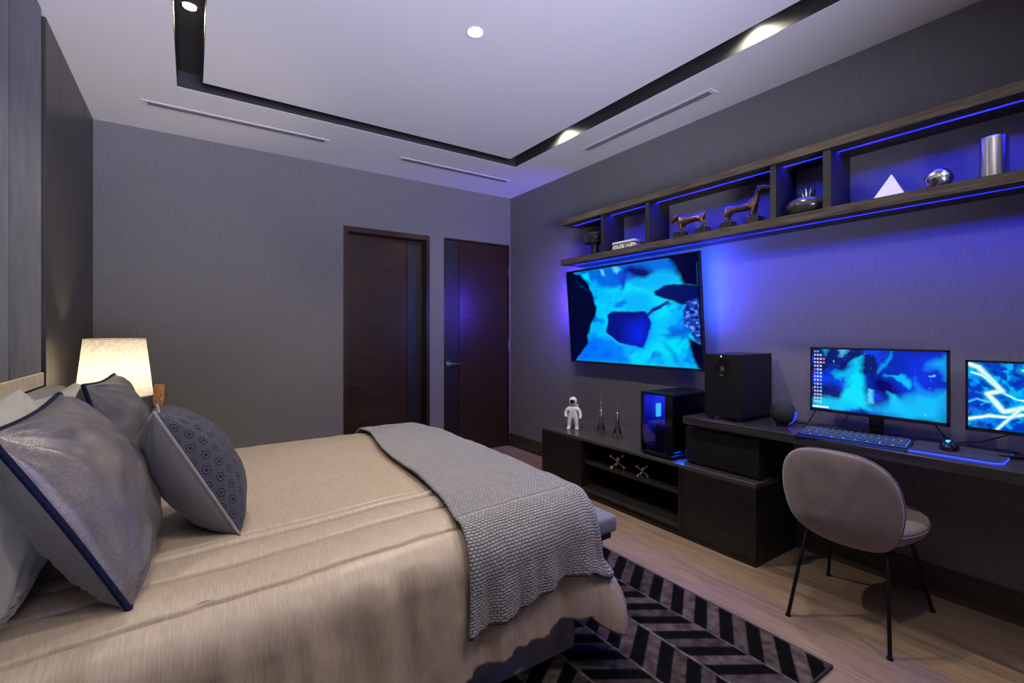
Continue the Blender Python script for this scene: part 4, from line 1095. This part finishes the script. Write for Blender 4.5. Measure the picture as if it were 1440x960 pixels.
# comforter surface: param (p,q) -> point.  p runs to the foot, q across (near side small)
CXc, CYn, CYf = 1.185, 1.375, 2.94
RAD = .125
ZT = .625
SEAMS = [1.505, 1.615, 1.668]
def topz(x, y):
    c = 1-abs((y-2.16)/.84)**3; c = max(c, 0)
    fx = min(1, max(0, (CXc+.06-x)/.35)); fx = fx*fx*(3-2*fx)
    return ZT+.045*c*(.55+.45*min(1, max(0, (x+.1)/.9)))*(0.45+.55*fx)
def prof(e, flare=0.):
    L1 = RAD*PI/2
    if e < L1:
        a = e/RAD; return RAD*math.sin(a), RAD*(1-math.cos(a))
    d = e-L1
    return RAD+flare*d, RAD+d
def cloth(p, q, off=0., wr=1., seams=True):
    ex = max(0, p-CXc); eyn = max(0, CYn-q); eyf = max(0, q-CYf)
    ey = eyn or eyf; sy = -1 if eyn else 1
    bx_, by_ = min(p, CXc), min(max(q, CYn), CYf)
    # top height and quilting
    z = topz(bx_, by_)
    near = max(0, 1-(by_-CYn)/.9)
    if ex == 0 and ey == 0:
        s = 0.
        for i, ys in enumerate(SEAMS if seams else []):
            d = (by_-ys)/.0068; s -= .014*math.exp(-d*d)
        d = (by_-2.80)/.0065; s -= .006*math.exp(-d*d)*seams
        # puffs between seams
        for a, b in [(CYn, SEAMS[0]), (SEAMS[0], SEAMS[1]), (SEAMS[1], SEAMS[2])]:
            if seams and a < by_ < b: s += .007*math.sin(PI*(by_-a)/(b-a))
        s += .010*fbm(bx_*3, by_*3, 1.)*wr + .003*fbm(bx_*14, by_*5, 4.)*wr*(1 if by_ < 1.6 else .35)
        P = Vector((bx_, by_, z+s+off))
    else:
        z += .010*fbm(bx_*3, by_*3, 1.)*wr
        if ex and ey:
            e = max(ex, ey); th = (PI/2)*((ey/(ex+ey)))
            # square-to-round remap
            th = math.atan2(ey, ex)
            corner = math.sin(2*th)
        elif ex: e = ex; th = 0; corner = 0
        else: e = ey; th = PI/2; corner = 0
        fl = .10 if sy < 0 else .05
        if not ey: fl = -.12
        elif ex: fl = .10*(th/(PI/2)) + (-.12)*(1-th/(PI/2))*max(0, 1-corner*3) if sy < 0 else -.05
        r, dz = prof(e, fl)
        if sy < 0 and ey and ex: r += corner*.13*math.sin(.70*PI*min(1, max(0, e-.25)/.26))
        dz *= (1+.27*corner)
        # folds growing downwards
        drop = max(0, e-.10)
        along = bx_ if not ex else (CXc+th*.3 if ey else CXc+.5+by_)
        if ex and ey: along = CXc+.47*(1-th/(PI/2))
        fold = (math.sin(along*34+7.*fbm(along*2.2, 3., 0))*.40+fbm(along*13, drop*1.3, 2.)*1.5)*.036*min(1, drop/.20)
        fold += .016*fbm(along*13, e*4, 7.)+.006*fbm(along*40, e*7, 3.)*min(1, drop/.05)
        if ex and not ey: fold *= .3
        r += (fold*wr) + off
        s0 = math.exp(-((e-.016)/.007)**2)*.015 if (ey and sy < 0 and seams) else 0
        P = Vector((bx_+math.cos(th)*r, by_+sy*math.sin(th)*r, z-dz+off*max(0, math.cos(min(e/RAD, PI/2)))-s0))
    # the near edge swings slightly towards the camera at the head end
    w = max(0, min(1, (2.9-P.y)/1.5)); P.y -= .085*(.75-P.x)*w
    P.z = max(P.z, .03)
    return P
def comforter():
    HN, HF, HX = .462, .40, .50
    ps = rngn(-.44, CXc, 110)+rngn(CXc, CXc+HX, 40)[1:]
    qs = rngn(CYn-HN, CYn-.07, 48)+rngn(CYn-.07, CYn, 22)[1:]+rngn(CYn, 1.70, 84)[1:]+rngn(1.70, CYf, 66)[1:]+rngn(CYf, CYf+HF, 24)[1:]
    rows = [[cloth(p, q) for q in qs] for p in ps]
    bm, V = gridmesh(rows); o = obj('comforter', bm, M['comf'], smooth='all')
    mod_solid(o, .012)
    tag(o, 'champagne satin quilted comforter draped over the bed', 'comforter')
comforter()
def throw():
    t = thing('throw_blanket', 'grey waffle-knit throw draped across the foot of the bed', 'blanket', (0, 0, 0))
    qs = rngn(CYn-.285, CYn, 46)+rngn(CYn, CYf, 90)[1:]+rngn(CYf, CYf+.30, 22)[1:]
    rows = []; uvs = []
    n = 60
    for q in qs:
        f = (q-CYn)/(CYf-CYn)
        p0 = .690+.165*max(0, min(1, f)) + .02*math.sin(q*5) - (.0 if q > CYn else .05*(CYn-q)); p1 = CXc+.165+.02*math.sin(q*7)
        row = []
        for i in range(n):
            s = i/(n-1); p = p0+(p1-p0)*s
            qq = q
            if q < CYn:    # the lower hem lies at a slant
                qq = CYn+(q-CYn)*(1.0+.16*(1-s)-.18*math.exp(-((s-.45)/.2)**2)*0+.03*math.sin(s*9))
            v = cloth(p, qq, .022+.010*fbm(p*6, qq*5, 9.), .8, False)
            row.append(v); uvs.append((p, qq))
        rows.append(row)
    bm, V = gridmesh(rows); uv = bm.loops.layers.uv.new('UVMap'); bm.verts.index_update()
    for f in bm.faces:
        for l in f.loops: l[uv].uv = uvs[l.vert.index]
    o = obj('knit_sheet', bm, M['knit'], t, smooth='all'); mod_solid(o, .010, 1.)
    hem = [Vector(v) for v in rows[0]]; bm = BM(); tube(bm, hem, .0075, 7); obj('hem_binding', bm, M['throwbind'], t, smooth=True)
throw()

# pillows: local frame x = width, y = height, z = thickness (front +z)
def pillow(name, label, NB, NT, FB, T, mats, pip, piprad=.006, group=None, fat=.45, pinch=.06, res=46, seed=0, front_attr=None, wrinkle=1.5, cat='pillow', droop=0.):
    NB, NT, FB = Vector(NB), Vector(NT), Vector(FB)
    wv = FB-NB; W = wv.length; xh = wv.normalized(); hv = NT-NB; hv = hv-xh*hv.dot(xh); Hh = hv.length; yh = hv.normalized(); zh = xh.cross(yh)
    if zh.x < 0: zh = -zh
    cen = NB+wv/2+hv/2
    t = thing(name, label, cat, cen, 0, group)
    def P(u, v, side):
        x = W/2*u*(1-pinch*(1-v*v)**1.2); y = Hh/2*v*(1-pinch*(1-u*u)**1.2)
        k = max(0, (1-u*u)*(1-v*v))**fat
        z = side*T/2*k
        z += side*k*wrinkle*(.022*fbm(u*2.2+seed, v*2.2, seed*3.1+side)+.006*fbm(u*7+seed, v*7, 2.+seed))
        # creases running in from the corners
        for cu in (-1, 1):
            for cv in (-1, 1):
                d = math.hypot(u-cu, v-cv)
                if d < .9: z += side*wrinkle*.008*math.sin(12*math.atan2(v-cv, u-cu)*1.4+seed)*max(0, 1-d/.9)*min(1, d*4)*min(1, k*4)
        y -= droop*(1-u*u)*max(0, v)
        return xh*x+yh*y+zh*z
    us = [math.sin(a) for a in rngn(-PI/2, PI/2, res)]
    def arc(f):
        L = [0.]; p = f(us[0])
        for a in us[1:]: q = f(a); L.append(L[-1]+(q-p).length); p = q
        return [l-L[-1]/2 for l in L]
    su = arc(lambda a: P(a, .01, 1)); sv = arc(lambda a: P(.01, a, 1))
    bm = BM(); uv = bm.loops.layers.uv.new('UVMap'); cl = bm.verts.layers.float_color.new('pattern') if front_attr else None
    G = {}
    for side in (1, -1):
        for i, u in enumerate(us):
            for j, v in enumerate(us):
                edge = i in (0, res-1) or j in (0, res-1)
                if edge and side == -1: G[(side, i, j)] = G[(1, i, j)]; continue
                vt = bm.verts.new(P(u, v, side)); G[(side, i, j)] = vt
                if front_attr: vt[cl] = front_attr(u*W/2, v*Hh/2) if side == 1 else (.1, .1, .1, 1)
        for i in range(res-1):
            for j in range(res-1):
                q = [G[(side, i, j)], G[(side, i+1, j)], G[(side, i+1, j+1)], G[(side, i, j+1)]]
                if side == -1: q = q[::-1]
                f = bm.faces.new(q); f.material_index = 0 if side == 1 else 1
                ij = [(i, j), (i+1, j), (i+1, j+1), (i, j+1)]
                if side == -1: ij = ij[::-1]
                for l, (a, b) in zip(f.loops, ij): l[uv].uv = (su[a], sv[b])
    obj('cover', bm, mats, t, smooth='all')
    if pip:
        loop = [P(u, -1, 1) for u in us]+[P(1, v, 1) for v in us[1:]]+[P(u, 1, 1) for u in us[::-1][1:]]+[P(-1, v, 1) for v in us[::-1][1:-1]]
        bm = BM(); tube(bm, loop, piprad, 7, closed=True); obj('piping', bm, pip, t, smooth=True)
    return t
pillow('sham_pillow', 'pale grey satin pillow against the headboard, nearest the camera', (-.335, 1.33, .635), (-.435, 1.36, 1.06), (-.335, 2.04, .66), .20, [M['sham'], M['sham']], None, group='pale satin pillows', seed=1, wrinkle=1.6)
pillow('sham_pillow', 'pale grey satin pillow against the headboard, on the far side', (-.335, 2.17, .67), (-.435, 2.17, 1.03), (-.335, 2.86, .67), .18, [M['sham'], M['sham']], None, group='pale satin pillows', seed=2, wrinkle=1.6)
pillow('euro_pillow', 'big shimmering grey pillow with navy braid edge, nearest the camera', (-.115, 1.345, .638), (-.330, 1.365, 1.055), (-.105, 1.89, .660), .22, [M['weave'], M['backgrey']], M['navy'], .0075, group='grey pillows with navy edges', seed=3, pinch=.05)
pillow('euro_pillow', 'dark grey satin pillow in front of the lamp, behind the big shimmering one', (-.215, 2.20, .680), (-.315, 2.20, 1.070), (-.195, 2.80, .675), .21, [M['pillow2'], M['backgrey']], M['navy'], .007, group='grey pillows with navy edges', seed=4)
pillow('accent_pillow', 'small navy hexagon-patterned pillow lying in front, grey welt edge', (.118, 1.635, .648), (-.090, 1.725, 1.025), (.105, 2.03, .622), .23, [M['hexfab'], M['backgrey']], M['welt'], .005, seed=5, res=60, wrinkle=.5, pinch=.07)

# bench --------------------------------------------------------------
def bench():
    t = thing('bed_bench', 'grey upholstered bench with dark legs at the foot of the bed', 'bench', (1.445, 2.18, 0))
    bm = BM(); addbox(bm, -.115, .115, -.715, .715, .375, .452, bev=.022, seg=4); obj('seat_cushion', bm, M['benchf'], t, smooth=True)
    bx('seat_frame', (-.095, .095, -.69, .69, .345, .377), M['dkwood'], t, bev=.002)
    for x in (-.08, .08):
        for y in (-.62, .62):
            bm = BM(); addbox(bm, x-.018, x+.018, y-.018, y+.018, .0135, .346, bev=.003)
            for v in bm.verts:
                if v.co.z < .1: v.co.x = x+(v.co.x-x)*.65; v.co.y = y+(v.co.y-y)*.65
            obj('leg', bm, M['dkwood'], t)
bench()
# nightstands and lamps ----------------------------------------------
def nightstand(x0, x1, y0, y1, label):
    t = thing('nightstand', label, 'nightstand', ((x0+x1)/2, (y0+y1)/2, 0), 0, 'dark wood nightstands')
    hx, hy = (x1-x0)/2, (y1-y0)/2
    bx('case', (-hx, hx-.02, -hy, hy, .06, .50), M['cabwood'], t, bev=.002); bx('top', (-hx, hx, -hy, hy, .50, .52), M['deskwood'], t, bev=.002)
    for z0, z1 in ((.07, .27), (.28, .49)):
        d = bx('drawer', (hx-.02, hx-.002, -hy+.01, hy-.01, z0, z1), M['cabwood'], t, bev=.002)
        bm = BM(); tube(bm, [(hx+.012, -.06, (z0+z1)/2), (hx+.012, .06, (z0+z1)/2)], .005, 8); tube(bm, [(hx-.003, -.05, (z0+z1)/2), (hx+.012, -.05, (z0+z1)/2)], .004, 8); tube(bm, [(hx-.003, .05, (z0+z1)/2), (hx+.012, .05, (z0+z1)/2)], .004, 8)
        obj('drawer_pull', bm, M['brass'], d, smooth=True)
    bx('plinth', (-hx+.02, hx-.05, -hy+.02, hy-.02, 0, .06), M['cabwood'], t, bev=0)
nightstand(XL+.001, -.12, 3.14, 3.76, 'dark wood nightstand under the lit lamp, behind the pillows')
nightstand(XL+.001, -.14, .22, .82, 'dark wood nightstand at the camera side of the bed')
def lamp(x, y, label, e):
    t = thing('table_lamp', label, 'lamp', (x, y, .520), 0, 'drum shade bedside lamps')
    bm = BM(); lathe(bm, [(.06, 0), (.065, .008), (.05, .02), (.055, .08), (.075, .15), (.07, .22), (.04, .28), (.018, .31), (.012, .345), (.012, .42)], 32); obj('lamp_base', bm, M['lampbase'], t, smooth=True)
    z0, z1 = .378, .700
    bm = BM(); n = 64
    rows = [[(r*math.cos(2*PI*k/n), r*math.sin(2*PI*k/n), z) for k in range(n+1)] for r, z in [(.171, z0), (.1625, z0+(z1-z0)*.25), (.154, z0+(z1-z0)*.5), (.1455, z0+(z1-z0)*.75), (.137, z1)]]
    bm, V = gridmesh([[Vector(p) for p in r] for r in rows]); bmesh.ops.remove_doubles(bm, verts=bm.verts, dist=1e-5)
    s = obj('lamp_shade', bm, M['shade'], t, smooth='all')
    for r, z in ((.1715, z0), (.1375, z1)):
        bm = BM(); tube(bm, [(r*math.cos(2*PI*k/64), r*math.sin(2*PI*k/64), z) for k in range(64)], .0028, 6, closed=True); obj('shade_rim', bm, M['cream'], s, smooth=True)
    bm = BM(); ball(bm, (0, 0, .455), .028, 16, (1, 1, 1.25)); obj('bulb', bm, M['bulb'], t, smooth='all')
    light('lamp_light', 'POINT', (x, y, .520+.50), e, (1., .84, .64), .035)
lamp(-.357, 3.45, 'lit bedside lamp with a linen drum shade behind the pillows', 17.)
lamp(-.400, .52, 'unseen bedside lamp added as fill, linen drum shade, on the near nightstand', 13.)  # out-of-view lamp added as a source of warm fill
# guitar --------------------------------------------------------------
def guitar():
    t = thing('guitar', 'small wooden guitar leaning in the corner beside the lamp, headstock showing', 'guitar', (-.225, 4.13, 0), 0)
    t.rotation_euler = (math.radians(-13.5), 0, math.radians(-10))
    out = []
    for k in range(48):
        a = 2*PI*k/48; c, s = math.cos(a), math.sin(a)
        w = .125 if s < 0 else .10
        r = 1-.16*math.exp(-((s-.12)/.22)**2)
        out.append((w*c*r, .19+.185*s))
    bm = BM(); prism(bm, out, 'y', -.03, .03)
    for v in bm.verts: pass
    b = obj('guitar_body', bm, M['guitarbody'], t, smooth=True)
    bm = BM(); tube(bm, [(0, -.0305, .22), (0, -.0325, .22)], .034, 28); obj('sound_hole', bm, M['blackplastic'], b)
    bx('bridge', (-.045, .045, -.038, -.030, .10, .115), M['dkwood'], b, bev=.002)
    bx('neck', (-.021, .021, -.048, -.030, .36, .735), M['maple'], t, bev=.004)
    bx('fretboard', (-.0215, .0215, -.052, -.048, .28, .735), M['dkwood'], t, bev=0)
    bm = BM(); prism(bm, [(-.021, .735), (.021, .735), (.033, .77), (.031, .895), (-.031, .895), (-.033, .77)], 'y', -.045, -.030); h = obj('headstock', bm, M['maple'], t)
    for s in (-1, 1):
        for i in range(3):
            bm = BM(); tube(bm, [(s*.018, -.058, .785+i*.036), (s*.018, -.040, .785+i*.036)], .004, 8); tube(bm, [(s*.03, -.038, .785+i*.036), (s*.044, -.038, .785+i*.036)], .0065, 8)
            obj('tuning_peg', bm, M['chrome'], h, smooth=True)
    bm = BM()
    for i in range(6):
        x = -.015+.006*i; tube(bm, [(x, -.0395, .11), (x, -.0545, .735), (x*1.2, -.052, .80+.01*i)], .0006, 4)
    s = obj('strings', bm, M['chrome'], t)
guitar()

# ------------------------------------------------------------------ world, fill through the added window, camera
w = bpy.data.worlds.new('dusk_ground_fill'); sc.world = w; w.use_nodes = True
_t = w.node_tree; _b = _t.nodes['Background']; _b.inputs[1].default_value = 1.
_tc = N(_t, 'ShaderNodeTexCoord'); _sx = N(_t, 'ShaderNodeSeparateXYZ'); _cr = N(_t, 'ShaderNodeValToRGB'); _mr = N(_t, 'ShaderNodeMapRange')
_mr.inputs[1].default_value = -1; _mr.inputs[2].default_value = 1
_t.links.new(_tc.outputs['Generated'], _sx.inputs[0]); _t.links.new(_sx.outputs['Z'], _mr.inputs[0]); _t.links.new(_mr.outputs[0], _cr.inputs[0]); _t.links.new(_cr.outputs[0], _b.inputs[0])
_e = _cr.color_ramp.elements; _e[0].position = .44; _e[0].color = (60., 55.5, 59., 1); _e[1].position = .52; _e[1].color = (.12, .13, .3, 1)  # bright half below the horizon added to light the ceiling from below
light('fill_window_portal', 'AREA', (.40, YF-.12, 1.45), 1., (1, 1, 1), rot=(PI/2, 0, 0), shape='RECTANGLE', size=1.7, size_y=1.9)
bpy.data.lights['fill_window_portal'].cycles.is_portal = True

cam = bpy.data.cameras.new('camera'); co = bpy.data.objects.new('camera', cam); C.objects.link(co)
cam.sensor_width = 36; cam.lens = FPX/1440*36; cam.shift_y = -12/1440; cam.clip_start = .02
co.location = CAM; co.rotation_euler = (PI/2, 0, -YAW); sc.camera = co
sc.view_settings.view_transform = 'Standard'; sc.view_settings.look = 'None'; sc.view_settings.gamma = 1; sc.view_settings.exposure = 0.
sc.view_settings.use_curve_mapping = False
cy = sc.cycles
cy.use_denoising = True; cy.max_bounces = 8; cy.diffuse_bounces = 5; cy.glossy_bounces = 4; cy.transmission_bounces = 6; cy.transparent_max_bounces = 8
cy.caustics_reflective = False; cy.caustics_refractive = False; cy.sample_clamp_indirect = 6
